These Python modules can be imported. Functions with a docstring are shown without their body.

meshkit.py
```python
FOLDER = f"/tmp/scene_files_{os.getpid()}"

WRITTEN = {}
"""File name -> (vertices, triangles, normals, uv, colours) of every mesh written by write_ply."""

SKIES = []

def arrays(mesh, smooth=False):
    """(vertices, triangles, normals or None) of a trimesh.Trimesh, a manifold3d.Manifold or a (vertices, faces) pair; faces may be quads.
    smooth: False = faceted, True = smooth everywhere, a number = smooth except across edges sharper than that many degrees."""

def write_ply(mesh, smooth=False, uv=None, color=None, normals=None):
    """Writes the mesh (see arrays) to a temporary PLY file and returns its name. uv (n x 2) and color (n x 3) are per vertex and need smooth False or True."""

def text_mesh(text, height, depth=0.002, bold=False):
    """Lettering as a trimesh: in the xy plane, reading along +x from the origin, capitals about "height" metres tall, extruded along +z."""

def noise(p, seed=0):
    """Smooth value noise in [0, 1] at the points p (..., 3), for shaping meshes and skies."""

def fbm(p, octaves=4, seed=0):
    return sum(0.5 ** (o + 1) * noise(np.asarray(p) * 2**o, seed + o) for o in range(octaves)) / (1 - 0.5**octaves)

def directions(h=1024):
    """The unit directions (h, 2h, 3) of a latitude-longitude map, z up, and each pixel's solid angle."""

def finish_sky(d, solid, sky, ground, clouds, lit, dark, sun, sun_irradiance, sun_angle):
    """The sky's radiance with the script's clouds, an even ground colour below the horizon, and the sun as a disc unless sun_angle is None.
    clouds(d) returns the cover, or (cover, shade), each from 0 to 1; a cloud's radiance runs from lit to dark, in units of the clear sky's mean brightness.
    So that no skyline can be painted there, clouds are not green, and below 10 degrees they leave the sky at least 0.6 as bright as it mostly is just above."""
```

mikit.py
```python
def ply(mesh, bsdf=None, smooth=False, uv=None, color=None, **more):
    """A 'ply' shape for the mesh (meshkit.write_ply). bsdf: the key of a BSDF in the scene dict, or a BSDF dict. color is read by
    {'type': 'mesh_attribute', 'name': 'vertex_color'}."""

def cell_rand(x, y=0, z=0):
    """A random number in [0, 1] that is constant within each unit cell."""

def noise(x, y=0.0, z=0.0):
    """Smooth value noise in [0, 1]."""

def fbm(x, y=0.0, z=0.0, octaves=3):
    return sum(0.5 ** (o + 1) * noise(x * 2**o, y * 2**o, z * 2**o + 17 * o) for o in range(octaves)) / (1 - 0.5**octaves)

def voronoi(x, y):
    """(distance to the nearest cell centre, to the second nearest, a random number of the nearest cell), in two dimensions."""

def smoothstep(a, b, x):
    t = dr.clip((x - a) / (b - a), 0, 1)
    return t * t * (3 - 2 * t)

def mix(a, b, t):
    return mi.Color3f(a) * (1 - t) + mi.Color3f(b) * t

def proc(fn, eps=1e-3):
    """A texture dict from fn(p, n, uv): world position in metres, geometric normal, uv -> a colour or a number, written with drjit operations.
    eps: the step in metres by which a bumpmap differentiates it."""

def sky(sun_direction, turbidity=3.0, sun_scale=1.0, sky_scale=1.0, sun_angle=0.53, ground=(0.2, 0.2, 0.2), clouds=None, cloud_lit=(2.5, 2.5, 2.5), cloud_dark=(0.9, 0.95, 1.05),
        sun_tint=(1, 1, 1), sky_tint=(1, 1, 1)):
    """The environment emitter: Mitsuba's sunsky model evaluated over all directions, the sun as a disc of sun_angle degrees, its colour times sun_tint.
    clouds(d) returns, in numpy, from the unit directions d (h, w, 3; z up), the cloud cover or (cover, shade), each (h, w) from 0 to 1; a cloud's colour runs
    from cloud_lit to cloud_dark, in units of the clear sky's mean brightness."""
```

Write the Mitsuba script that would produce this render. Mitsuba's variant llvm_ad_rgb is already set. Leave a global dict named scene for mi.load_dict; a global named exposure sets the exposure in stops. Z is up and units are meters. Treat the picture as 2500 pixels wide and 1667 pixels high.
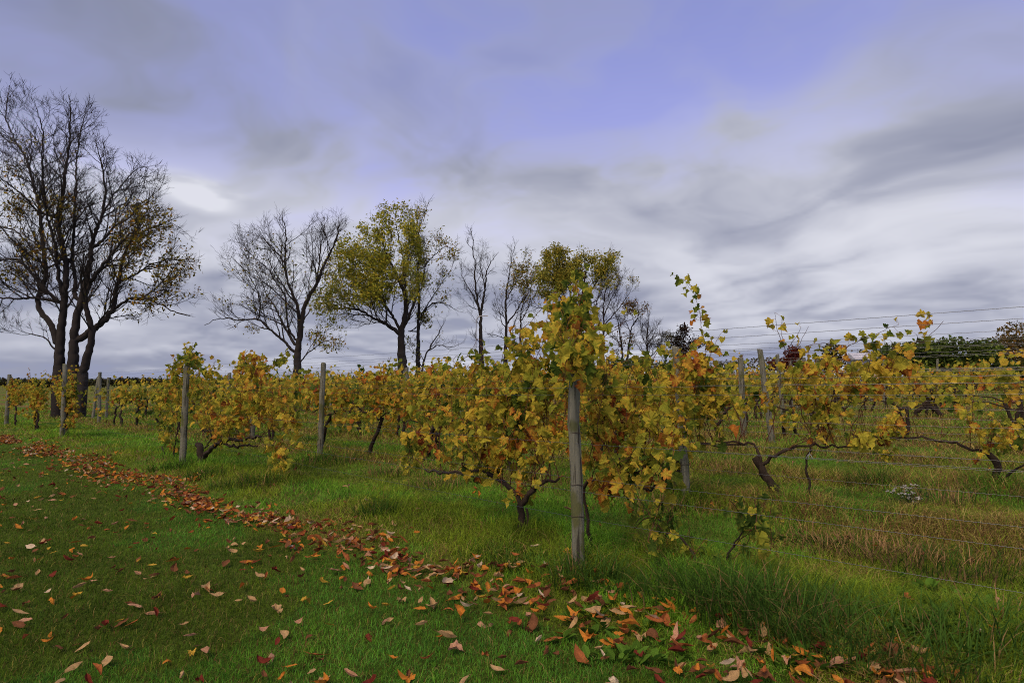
import math
import numpy as np
import mitsuba as mi
import drjit as dr
from scipy.spatial import cKDTree
import mikit
import meshkit

T = mi.ScalarTransform4f
rng = np.random.default_rng(11)

# ---------------------------------------------------------------- camera, sky, exposure
FOC, CX, CY = 1600.0, 1250.0, 833.5           # the lens in units of a 2500 px wide frame
PITCH = math.radians(3.27)
SLOPE_X, SLOPE_Y = 0.0228, 0.004              # the vineyard rises gently to the right
EYE = np.array([0.0, 0.0, 1.55])
FWD = np.array([0, math.cos(PITCH), math.sin(PITCH)])
UPV = np.array([0, -math.sin(PITCH), math.cos(PITCH)])
scene, labels = {"type": "scene"}, {}
scene["camera"] = {"type": "perspective", "fov": 2 * math.degrees(math.atan(CX / FOC)), "fov_axis": "x", "near_clip": 0.05, "far_clip": 6000.0,
                   "to_world": T().look_at(origin=EYE.tolist(), target=(EYE + FWD).tolist(), up=[0, 0, 1])}
exposure = 2.75


def clouds(d):
    x, y, z = d[..., 0], d[..., 1], np.maximum(d[..., 2], 0.0)
    el = np.degrees(np.arcsin(np.clip(z, -1, 1)))
    az = np.degrees(np.arctan2(x, y))
    k = 1.0 / (z + 0.16)
    px, py = x * k, y * k                     # where the ray meets the cloud sheet
    sm = lambda lo, hi, v: np.clip((v - lo) / (hi - lo), 0, 1) ** 2 * (3 - 2 * np.clip((v - lo) / (hi - lo), 0, 1))
    n3 = lambda u, v, w, o, k: meshkit.fbm(np.stack([u, v, 0 * u + w], -1), o, k)
    wx, wy = n3(px * 1.1, py * 1.1, 1.0, 4, 5) - 0.5, n3(px * 1.1 + 9, py * 1.1, 4.0, 4, 6) - 0.5
    qx, qy = px + 0.9 * wx, py + 0.9 * wy
    heaps = n3(qx * 1.15 + 3, qy * 1.15 + 1, 0.0, 6, 3)                   # broad masses
    tatter = n3(qx * 3.1 + 2, qy * 3.1 + 5, 7.0, 6, 33)                   # their torn edges
    a = math.radians(-38)                     # long bands running off obliquely
    s, t = qx * math.cos(a) + qy * math.sin(a), -qx * math.sin(a) + qy * math.cos(a)
    bands = n3(s * 0.55 + 8.3, t * 2.9 + 4.2, 2.0, 6, 8)
    far = n3(az * 0.085 + 4 + 2 * wx, el * 0.30 + 2.3 + 2 * wy, 5.0, 5, 21)  # low heaps near the horizon
    east = sm(0, 24, az)
    edge = 15.5 + 5.5 * east * sm(40, 26, az) + 10 * (heaps - 0.5) + 9 * (tatter - 0.5)
    cover = 1 - 0.94 * sm(-5.5, 6.0, el - edge)
    veil = 0.05 + 0.36 * sm(0.38, 0.68, heaps) + 0.42 * sm(0.38, 0.70, tatter) + 0.30 * sm(0.42, 0.68, bands)
    cover = np.clip(cover + 0.8 * veil * sm(12, 19, el), 0, 1)
    body = 0.50 + 0.60 * (heaps - 0.5) + 0.85 * (tatter - 0.5) + (0.3 + 0.75 * east) * (bands - 0.5) + 0.9 * (far - 0.5) * sm(14, 7, el)
    body += 0.22 * sm(10, 2, el) - 0.28 * sm(6, 11, el) * sm(19, 13, el) * (1 - 0.3 * east)
    top = 0.58 + 0.8 * (tatter - 0.5) + 0.7 * (heaps - 0.5) + 0.22 * sm(-12, -38, az)
    shade = body + (top - body) * sm(14, 21, el)
    glow = np.exp(-((az + 25.8) / 2.3) ** 2 - ((el - 14.3 + 0.14 * (az + 25.8) + 3 * (tatter - 0.5)) / 0.6) ** 2) * sm(0.30, 0.55, heaps + 0.5 * (tatter - 0.5) + 0.1)
    rim = sm(0.50, 0.62, far) * sm(7.0, 4.8, el) * sm(1.0, 2.4, el) * (1 - east)
    shade = 0.5 + 0.52 * np.tanh(2.1 * (shade - 0.5)) - 0.9 * glow - 0.4 * rim
    cover = np.clip(cover + glow, 0, 1)
    return cover, np.clip(shade, 0, 1)


scene["sky"] = mikit.sky([-0.35, -0.62, 0.85], turbidity=3, sun_scale=0.22, sun_angle=30, sun_tint=(1.08, 1.0, 0.80), sky_scale=1.0, ground=(0.05, 0.06, 0.03), clouds=clouds,
                         cloud_lit=(1.50, 1.52, 1.68), cloud_dark=(0.44, 0.485, 0.72), sky_tint=(1.20, 0.72, 0.87))

# ---------------------------------------------------------------- helpers
def ref(k):
    return {"type": "ref", "id": k}


def ray(px, py):
    px, py = np.asarray(px, float), np.asarray(py, float)
    return FWD + ((px - CX) / FOC)[..., None] * np.array([1.0, 0, 0]) - ((py - CY) / FOC)[..., None] * UPV


def soft(v, m=90.0):
    return m * np.tanh(v / m)


ROW0, GAP = 4.5, 2.5                          # distance of the first vine row and between rows
def un(x, y):                                 # along the rows, across the rows
    return (y - x) * math.sqrt(0.5), (x + y) * math.sqrt(0.5)


def xy(u, n):
    return (n - u) * math.sqrt(0.5), (n + u) * math.sqrt(0.5)


def bump(x, y):
    u, n = un(x, y)
    k = np.round((n - ROW0) / GAP)
    off = n - ROW0 - np.maximum(k, 0) * GAP
    ridge = np.exp(-(off / 0.42) ** 2) * np.where(k >= 0, 1, np.exp(-(np.minimum(n - ROW0, 0) / 0.42) ** 2)) * (n > ROW0 - 1.2)
    p = np.stack([x * 0.9, y * 0.9, 0 * x], -1)
    q = np.stack([x * 2.7, y * 2.7, 0 * x + 4], -1)
    rough = np.clip((n - 2.9) / 0.7, 0.25, 1)
    return 0.07 * ridge + rough * (0.09 * (meshkit.noise(p, 5) - 0.5) + 0.045 * (meshkit.noise(q, 6) - 0.5)) + 0.05 * np.clip((n - 3.0) / 0.5, 0, 1)


def gz(x, y, micro=True):
    x, y = np.asarray(x, float), np.asarray(y, float)
    r = np.hypot(x, y)
    z = SLOPE_X * soft(x) + SLOPE_Y * soft(y, 160.0)
    return z + bump(x, y) * np.exp(-r / 60.0) if micro else z


def on_ground(px, py):
    d = ray(px, py)
    t = 1.0
    lo, hi = 0.5, 400.0
    for _ in range(60):
        t = 0.5 * (lo + hi)
        p = EYE + d * t
        if p[2] > gz(p[0], p[1]):
            lo = t
        else:
            hi = t
    return EYE + d * t


def at_row(px, py, N):
    d = ray(px, py)
    t = N * math.sqrt(2) / (d[..., 0] + d[..., 1])
    return EYE + d * np.asarray(t)[..., None]


def at_depth(px, py, Y):
    d = ray(px, py)
    return EYE + d * (np.asarray(Y) / d[..., 1])[..., None]


COUNT = {}
def fresh(name):
    COUNT[name] = COUNT.get(name, 0) + 1
    return name if COUNT[name] == 1 else f"{name}_{COUNT[name] - 1:03d}"


def tag(key, label=None, cat=None, group=None, kind=None):
    labels[key] = {k: v for k, v in (("label", label), ("category", cat), ("group", group), ("kind", kind)) if v}
    return key


def part(parent, name, shape, kind=None, label=None):
    key = fresh(f"{parent}__{name}")
    scene[key] = shape
    if kind or label:
        tag(key, label, None, None, kind)
    return key


def pack(c):
    """A colour as two numbers for the uv of a mesh: its hue, and its brightness."""
    c = np.asarray(c, float)
    b = c.sum(-1)
    ch = c / np.maximum(b, 1e-9)[..., None]
    r = np.clip(np.round(ch[..., 0] * 200), 0, 200)
    return np.stack([r + 0.05 + 0.9 * np.clip(ch[..., 1], 0, 1), b], -1)


def unpack(p, n, uv):
    i = dr.floor(uv.x)
    r, g = i / 200.0, dr.clip((uv.x - i - 0.05) / 0.9, 0, 1)
    return mi.Color3f(r, g, dr.maximum(1 - r - g, 0)) * uv.y


class Mesh:
    """Collects triangles with their colours (or with uv, where c has two columns)."""
    def __init__(self):
        self.v, self.f, self.c, self.n = [], [], [], 0

    def add(self, v, f, c):
        v = np.asarray(v, float).reshape(-1, 3)
        self.v.append(v)
        self.f.append(np.asarray(f, int).reshape(-1, 3) + self.n)
        c = np.asarray(c, float)
        self.c.append(np.broadcast_to(c if c.shape[-1] == 2 else pack(c), (len(v), 2)))
        self.n += len(v)

    def get(self):
        return np.vstack(self.v), np.vstack(self.f), np.vstack(self.c)

    def shape(self, bsdf, smooth=False):
        v, f, c = self.get()
        return mikit.ply((v, f), bsdf, smooth=smooth, uv=c)


def tube(points, radii, sides=6, cap=True, lump=0.0, seed=0):
    p = np.asarray(points, float)
    r = np.broadcast_to(np.asarray(radii, float), (len(p),))
    t = np.gradient(p, axis=0)
    t /= np.linalg.norm(t, axis=1, keepdims=True) + 1e-12
    a = np.cross(t, [0.31, 0.95, 0.05] if abs(t[:, 1]).mean() < 0.8 else [1.0, 0.1, 0])
    a /= np.linalg.norm(a, axis=1, keepdims=True) + 1e-12
    b = np.cross(t, a)
    ang = np.arange(sides) * 2 * np.pi / sides
    rr = r[:, None] * np.ones(sides)
    if lump:
        g = np.random.default_rng(seed)
        rr = rr * (1 + lump * (g.random((len(p), sides)) - 0.5))
    v = p[:, None] + rr[..., None] * (np.cos(ang)[None, :, None] * a[:, None] + np.sin(ang)[None, :, None] * b[:, None])
    i, j = np.meshgrid(np.arange(len(p) - 1), np.arange(sides), indexing="ij")
    q = np.stack([i * sides + j, i * sides + (j + 1) % sides, (i + 1) * sides + (j + 1) % sides, (i + 1) * sides + j], -1).reshape(-1, 4)
    f = np.vstack([q[:, [0, 1, 2]], q[:, [0, 2, 3]]])
    v = v.reshape(-1, 3)
    if cap:
        n = len(v)
        v = np.vstack([v, p[-1:], p[:1]])
        k = np.arange(sides)
        top = (len(p) - 1) * sides
        f = np.vstack([f, np.stack([top + k, top + (k + 1) % sides, 0 * k + n], 1), np.stack([(k + 1) % sides, k, 0 * k + n + 1], 1)])
    return v, f


def prisms(p0, p1, r0, r1, sides=3):
    """Many thin straight segments at once."""
    p0, p1 = np.asarray(p0, float), np.asarray(p1, float)
    t = p1 - p0
    t /= np.linalg.norm(t, axis=1, keepdims=True) + 1e-12
    a = np.cross(t, np.where(np.abs(t[:, 2:]) < 0.9, [0, 0, 1.0], [1.0, 0, 0]))
    a /= np.linalg.norm(a, axis=1, keepdims=True) + 1e-12
    b = np.cross(t, a)
    ang = np.arange(sides) * 2 * np.pi / sides
    w = np.cos(ang)[None, :, None] * a[:, None] + np.sin(ang)[None, :, None] * b[:, None]
    r0, r1 = (np.broadcast_to(r, (len(p0),))[:, None, None] for r in (r0, r1))
    v = np.concatenate([p0[:, None] + r0 * w, p1[:, None] + r1 * w], 1)
    k = np.arange(sides)
    f1 = np.vstack([np.stack([k, (k + 1) % sides, (k + 1) % sides + sides], 1), np.stack([k, (k + 1) % sides + sides, k + sides], 1)])
    f = f1[None] + (np.arange(len(p0)) * 2 * sides)[:, None, None]
    return v.reshape(-1, 3), f.reshape(-1, 3)


def resample(pts, step):
    pts = np.asarray(pts, float)
    d = np.concatenate([[0], np.cumsum(np.linalg.norm(np.diff(pts, axis=0), axis=1))])
    n = max(2, int(round(d[-1] / step)) + 1)
    s = np.linspace(0, d[-1], n)
    # a smooth curve through the points
    out = np.stack([np.interp(s, d, pts[:, k]) for k in range(pts.shape[1])], 1)
    for _ in range(2):
        if n > 4:
            out[1:-1] = 0.25 * out[:-2] + 0.5 * out[1:-1] + 0.25 * out[2:]
    return out, s / max(d[-1], 1e-9)


def unit(v):
    return v / (np.linalg.norm(v, axis=-1, keepdims=True) + 1e-12)


# ---------------------------------------------------------------- materials
VC = mikit.proc(unpack)
PAL = np.array([(0.060, 0.105, 0.020), (0.16, 0.21, 0.030), (0.29, 0.31, 0.040), (0.46, 0.41, 0.050), (0.58, 0.44, 0.055), (0.56, 0.33, 0.05), (0.48, 0.18, 0.035), (0.24, 0.065, 0.025), (0.13, 0.055, 0.025)])


def vine_tone(p, n, uv):                      # from green through yellow and orange to rust and brown
    c = mi.Color3f(PAL[0].tolist())
    for k in range(1, len(PAL)):
        c = mikit.mix(c, PAL[k].tolist(), dr.clip(uv.x - (k - 1), 0, 1))
    return c * uv.y


def leafy(trans=0.7, rough=0.55, colour=VC):
    return {"type": "principledthin", "base_color": colour, "roughness": rough, "diff_trans": trans, "spec_tint": 0.0, "eta": 1.35}


scene["m_vine_leaf"] = leafy(0.75, 0.5, mikit.proc(vine_tone))
scene["m_tree_leaf"] = leafy(0.7, 0.6)
scene["m_dead_leaf"] = leafy(0.25, 0.55)
scene["m_grass"] = leafy(0.6, 0.5)
scene["m_bark"] = {"type": "twosided", "bsdf": {"type": "principled", "base_color": VC, "roughness": 0.9, "specular": 0.2}}


def ground_col(p, n, uv):
    x, y = p.x, p.y
    u, v = (y - x) * 0.70710678, (x + y) * 0.70710678
    k = dr.maximum(dr.round((v - ROW0) / GAP), 0)
    off = dr.abs(v - ROW0 - k * GAP)
    big = mikit.fbm(x * 0.35, y * 0.35, 0.0, 3)
    fine = mikit.fbm(x * 9, y * 9, 3.0, 3)
    micro = mikit.noise(x * 60, y * 60, 1.0)
    lawn = mikit.mix((0.030, 0.050, 0.006), (0.055, 0.080, 0.010), fine)
    alley = mikit.mix((0.045, 0.085, 0.010), (0.085, 0.105, 0.018), mikit.smoothstep(0.35, 0.7, big))
    strip = mikit.mix((0.060, 0.045, 0.016), (0.125, 0.090, 0.034), fine)
    w = mikit.smoothstep(0.75, 0.25, off + 0.5 * (big - 0.5)) * mikit.smoothstep(2.8, 3.4, v)
    c = mikit.mix(mikit.mix(lawn, alley, mikit.smoothstep(2.9, 3.6, v + 0.6 * (fine - 0.5))), strip, w)
    return c * (0.55 + 0.9 * micro)


scene["m_ground"] = {"type": "principled", "base_color": mikit.proc(ground_col), "roughness": 1.0, "specular": 0.1}


def wood_col(p, n, uv):
    g = mikit.fbm(p.x * 55, p.y * 55, p.z * 2.2, 3)
    c = mikit.noise(p.x * 90 + 7, p.y * 90, p.z * 3.5)
    m = mikit.fbm(p.x * 9, p.y * 9, p.z * 5 + 4, 3)
    base = mikit.mix((0.075, 0.080, 0.058), (0.245, 0.250, 0.190), g)
    base = mikit.mix(base, (0.035, 0.033, 0.026), 0.9 * mikit.smoothstep(0.66, 0.78, c))
    return mikit.mix(base, (0.085, 0.095, 0.028), 0.8 * mikit.smoothstep(0.56, 0.72, m))


def wood_bump(p, n, uv):
    return 0.004 * mikit.fbm(p.x * 70, p.y * 70, p.z * 3, 3)


scene["m_post"] = {"type": "bumpmap", "arbitrary": mikit.proc(wood_bump), "scale": 1.0,
                   "bsdf": {"type": "principled", "base_color": mikit.proc(wood_col), "roughness": 0.85, "specular": 0.2}}
scene["m_wire"] = {"type": "roughconductor", "material": "none", "specular_reflectance": {"type": "rgb", "value": [0.22, 0.23, 0.23]}, "alpha": 0.3}
scene["m_pipe"] = {"type": "principled", "base_color": {"type": "rgb", "value": [0.35, 0.36, 0.38]}, "metallic": 0.6, "roughness": 0.5}
scene["m_shed"] = {"type": "twosided", "bsdf": {"type": "principled", "base_color": {"type": "rgb", "value": [0.45, 0.47, 0.52]}, "roughness": 0.8}}
scene["m_shed_dark"] = {"type": "twosided", "bsdf": {"type": "principled", "base_color": {"type": "rgb", "value": [0.06, 0.06, 0.07]}, "roughness": 0.8}}

# ---------------------------------------------------------------- the ground, one sheet to the horizon
def ground_sheet():
    rad = np.concatenate([np.arange(0.0, 9.0, 0.14), 9.0 * 1.022 ** np.arange(0, 255)])
    rad = np.concatenate([rad[rad < 2500], [3500.0]])
    ang = np.linspace(-np.pi, np.pi, 361)[:-1]
    dense = np.concatenate([np.linspace(-0.95, 0.95, 190), np.linspace(0.95, 2 * np.pi - 0.95, 60)[1:-1]])
    R, A = np.meshgrid(rad[1:], dense, indexing="ij")
    x, y = R * np.sin(A), R * np.cos(A)
    v = np.stack([x, y, gz(x, y)], -1).reshape(-1, 3)
    nr, na = R.shape
    i, j = np.meshgrid(np.arange(nr - 1), np.arange(na), indexing="ij")
    a, b = i * na + j, i * na + (j + 1) % na
    f = np.concatenate([np.stack([a, a + na, b + na], -1).reshape(-1, 3), np.stack([a, b + na, b], -1).reshape(-1, 3)])
    f = f[:, ::-1]
    c = len(v)
    v = np.vstack([v, [[0, 0, gz(0.0, 0.0)]]])
    k = np.arange(na)
    f = np.vstack([f, np.stack([k, 0 * k + c, (k + 1) % na], 1)[:, ::-1]])
    n = np.cross(v[f[:, 1]] - v[f[:, 0]], v[f[:, 2]] - v[f[:, 0]])
    f[n[:, 2] < 0] = f[n[:, 2] < 0][:, ::-1]
    return v, f


scene["ground"] = mikit.ply(ground_sheet(), "m_ground", smooth=True)
tag("ground", "gently rolling grassy vineyard ground under the rows", "ground", kind="structure")

# ---------------------------------------------------------------- trees
def tree(key, label, group, Y, zoom, limbs, blobs, leaves, bark=(0.030, 0.026, 0.024), step_px=14, tip=0.013, depth=0.8, twig=0.62, reach=1.5, density=0.72, leafing=1.5, leaf_size=0.15, seed=1, up=0.2, leaf_cols=None, limb_parts=True):
    """limbs: (name, [(x, y)...], width at start, width at end, lean in depth) in pixels of one look at the photograph; blobs: (x, y, rx, ry, weight); leaves: (x, y, rx, ry, chance)."""
    g = np.random.default_rng(seed)
    zx, zy, zs = zoom
    src = lambda x, y: (zx + np.asarray(x, float) / zs, zy + np.asarray(y, float) / zs)
    mpp = Y / FOC
    step = step_px / zs * mpp
    pos, par, rad, owner = [], [], [], []
    chains = []
    for li, (name, pts, w0, w1, lean) in enumerate(limbs):
        pts = np.array(pts, float)
        sx, sy = src(pts[:, 0], pts[:, 1])
        w = at_depth(sx, sy, Y)
        start, dep = -1, 0.0
        if pos and name != "trunk":
            P = np.array(pos)
            q = np.hypot(P[:, 0] - w[0, 0], P[:, 2] - w[0, 2])
            start = int(q.argmin())
            dep = P[start, 1] - Y
        curve, s = resample(w, step)
        ln = np.linalg.norm(w[-1] - w[0])
        off = dep + lean * ln * s ** 1.2
        curve = EYE + (curve - EYE) * ((Y + off) / Y)[:, None]
        curve[1:-1] += 0.13 * step * g.normal(size=(len(curve) - 2, 3))
        if start >= 0:
            curve[0] = pos[start]
        r = (w0 + (w1 - w0) * s ** 0.8) / zs * mpp / 2
        if name == "trunk":
            curve[0, 2] = min(curve[0, 2], gz(curve[0, 0], curve[0, 1])) - 0.1
            r = r * (1 + 0.35 * np.exp(-s * 7))
        ids = []
        for k in range(len(curve)):
            if k == 0 and start >= 0:
                ids.append(start)
                continue
            pos.append(curve[k]); par.append(ids[-1] if ids else -1); rad.append(r[k]); owner.append(li)
            ids.append(len(pos) - 1)
        chains.append((name, curve, r))
    sz = step_px / 19.0
    def to_px(p):
        off = p - EYE
        zz = off @ FWD
        return (CX + FOC * (off[..., 0]) / zz - zx) * zs, (CY - FOC * (off @ UPV) / zz - zy) * zs

    def inside(p, grow=1.0):
        ex, ey = to_px(p)
        ok = np.zeros(ex.shape, bool)
        for (x, y, rx, ry, _) in blobs:
            ok |= ((ex - x) / (rx * grow)) ** 2 + ((ey - y) / (ry * grow)) ** 2 < 1
        return ok

    def sprout(start, tang, length, angle, K, bend, wob):
        """Curved branches: from START, turned from the parent's direction by ANGLE, bending upwards."""
        n = len(start)
        q = g.normal(size=(n, 3))
        side = unit(q - tang * (q * tang).sum(1, keepdims=True))
        d = unit(tang * np.cos(angle)[:, None] + side * np.sin(angle)[:, None] + [0, 0, 0.10])
        out = [start]
        for k in range(K - 1):
            out.append(out[-1] + d * (length / (K - 1))[:, None])
            d = unit(d + bend * np.array([0, 0, 1.0]) + wob * g.normal(size=(n, 3)))
        return np.stack(out, 1)

    def along(lines, rads, every, lo, hi=0.97):
        """Places along many polylines: (points, directions, share of the length, radius, length of the line)."""
        P_, T_, S_, R_, L_ = [], [], [], [], []
        ln = np.linalg.norm(np.diff(lines, axis=1), axis=2).sum(1)
        cnt = np.maximum(1, (ln * (hi - lo) / every * (0.8 + 0.4 * g.random(len(ln)))).astype(int))
        i = np.repeat(np.arange(len(lines)), cnt)
        sv = lo + (hi - lo) * g.random(len(i))
        K = lines.shape[1]
        f = sv * (K - 1)
        k = np.minimum(f.astype(int), K - 2)
        w = (f - k)[:, None]
        p = lines[i, k] * (1 - w) + lines[i, k + 1] * w
        return p, unit(lines[i, k + 1] - lines[i, k]), sv, rads[i] * (1 - 0.75 * sv), ln[i]

    fine = tip / 0.012
    starts, tangs, ss, rr = [], [], [], []
    for name, curve, r in chains:
        lc, sc = resample(curve, 0.40 * sz * (Y / 45) ** 0.3)
        tg = unit(np.gradient(lc, axis=0))
        rv = np.interp(sc, np.linspace(0, 1, len(r)), r)
        lo = 0.30 if name == "trunk" else 0.14
        keep = (sc > lo) & (g.random(len(sc)) < 0.9)
        starts += [lc[keep], lc[-1:], lc[-1:]]; tangs += [tg[keep], tg[-1:], tg[-1:]]; ss += [sc[keep], [1.0], [1.0]]; rr += [rv[keep], rv[-1:], rv[-1:]]
    starts, tangs, ss, rr = np.vstack(starts), np.vstack(tangs), np.concatenate(ss), np.concatenate(rr)
    span = max(b[2] for b in blobs) / zs * mpp
    want = span * reach * (0.35 + 0.75 * g.random(len(starts))) * (1.05 - 0.55 * ss)
    ang = np.where(ss > 0.99, 0.25, 0.55 + 0.45 * g.random(len(starts)))
    L1 = sprout(starts, tangs, want, ang, 7, 0.5 * up, 0.13)
    okk = inside(L1.reshape(-1, 3), 1.08).reshape(len(L1), 7)
    last = np.array([np.nonzero(o)[0].max() if o.any() else 0 for o in okk])
    good = last >= 2
    L1, last, r1 = L1[good], last[good], rr[good]
    tt = (last / 6.0)[:, None] * np.linspace(0, 1, 7)[None]
    kk = np.minimum((tt * 6).astype(int), 5); w = (tt * 6 - kk)[..., None]
    L1 = np.take_along_axis(L1, kk[..., None], 1) * (1 - w) + np.take_along_axis(L1, kk[..., None] + 1, 1) * w
    ln1 = np.linalg.norm(np.diff(L1, axis=1), axis=2).sum(1)
    r1 = np.minimum(0.6 * r1, (0.010 + 0.011 * ln1) * fine)
    p, tg, sv, rp, lp = along(L1, r1, 0.36 * sz * density, 0.16)
    L2 = sprout(p, tg, lp * (0.22 + 0.30 * g.random(len(p))) * (1.15 - 0.6 * sv) + 0.15, 0.5 + 0.45 * g.random(len(p)), 5, 0.45 * up, 0.12)
    r2 = np.minimum(0.7 * rp, 0.014 * fine)
    p, tg, sv, rp, lp = along(L2, r2, 0.22 * sz * density, 0.2)
    L3 = sprout(p, tg, twig * (0.35 + 0.65 * g.random(len(p))), 0.45 + 0.4 * g.random(len(p)), 3, 0.5 * up, 0.14)
    r3 = np.full(len(L3), 0.0075 * fine)
    tone = lambda v: np.array(bark) * (0.75 + 0.5 * g.random((len(v), 1))) * np.array([[1, 1, 1]])
    if not limb_parts:
        m = Mesh()
        for name, curve, r in chains:
            v, f = tube(curve, r, 7)
            m.add(v, f, tone(v))
        part(key, "trunk", m.shape("m_bark", True))
    else:
        for name, curve, r in chains:
            v, f = tube(curve, r, 9 if r[0] > 0.15 else 7, lump=0.09, seed=seed)
            m = Mesh(); m.add(v, f, tone(v))
            part(key, "trunk" if name == "trunk" else "limb", m.shape("m_bark", True))
    m = Mesh()
    for lines, r0, sides, taper in ((L1, r1, 4, 0.7), (L2, r2, 3, 0.6), (L3, r3, 3, 0.6)):
        K = lines.shape[1]
        for k in range(K - 1):
            v, f = prisms(lines[:, k], lines[:, k + 1], r0 * (1 - taper * k / (K - 1)), r0 * (1 - taper * (k + 1) / (K - 1)), sides)
            m.add(v, f, tone(v))
    part(key, "twigs", m.shape("m_bark"), kind="stuff")
    # what leaves are left
    if leaves:
        pts = np.vstack([L2[:, 1:].reshape(-1, 3), L3[:, 1:].reshape(-1, 3)])
        ex, ey = to_px(pts)
        chance = np.zeros(len(pts))
        for (x, y, rx, ry, pch) in leaves:
            chance = np.maximum(chance, pch * (((ex - x) / rx) ** 2 + ((ey - y) / ry) ** 2 < 1))
        clump = meshkit.noise(pts * 1.1 / max(leaf_size * 4, 0.4), seed)
        chance = chance * np.clip(1.9 * (clump - 0.16), 0.0, 1.3)
        cnt = g.poisson(np.minimum(leafing * chance, 14))
        at = np.repeat(np.arange(len(pts)), cnt)
        if len(at):
            base = pts[at] + g.normal(size=(len(at), 3)) * leaf_size * 0.9
            ax = unit(g.normal(size=(len(at), 3)) + [0, 0, -0.5])
            sd = unit(np.cross(ax, g.normal(size=ax.shape)))
            ls = leaf_size * (0.6 + 0.8 * g.random((len(at), 1)))
            nn = np.cross(ax, sd)
            v = np.stack([base, base + ax * ls * 0.5 + sd * ls * 0.24 + nn * ls * 0.08, base + ax * ls, base + ax * ls * 0.5 - sd * ls * 0.24 + nn * ls * 0.08], 1)
            f = np.array([[0, 1, 2], [0, 2, 3]])[None] + (np.arange(len(at)) * 4)[:, None, None]
            cols = np.array(leaf_cols or [(0.30, 0.28, 0.04), (0.21, 0.23, 0.04), (0.38, 0.28, 0.04), (0.15, 0.16, 0.03), (0.30, 0.18, 0.04)])
            col = cols[g.integers(0, len(cols), len(at))] * (0.7 + 0.6 * g.random((len(at), 1)))
            m = Mesh(); m.add(v.reshape(-1, 3), f.reshape(-1, 3), np.repeat(col, 4, 0))
            part(key, "crown", m.shape("m_tree_leaf"), kind="stuff")
    tag(key, label, "tree", group)


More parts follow.
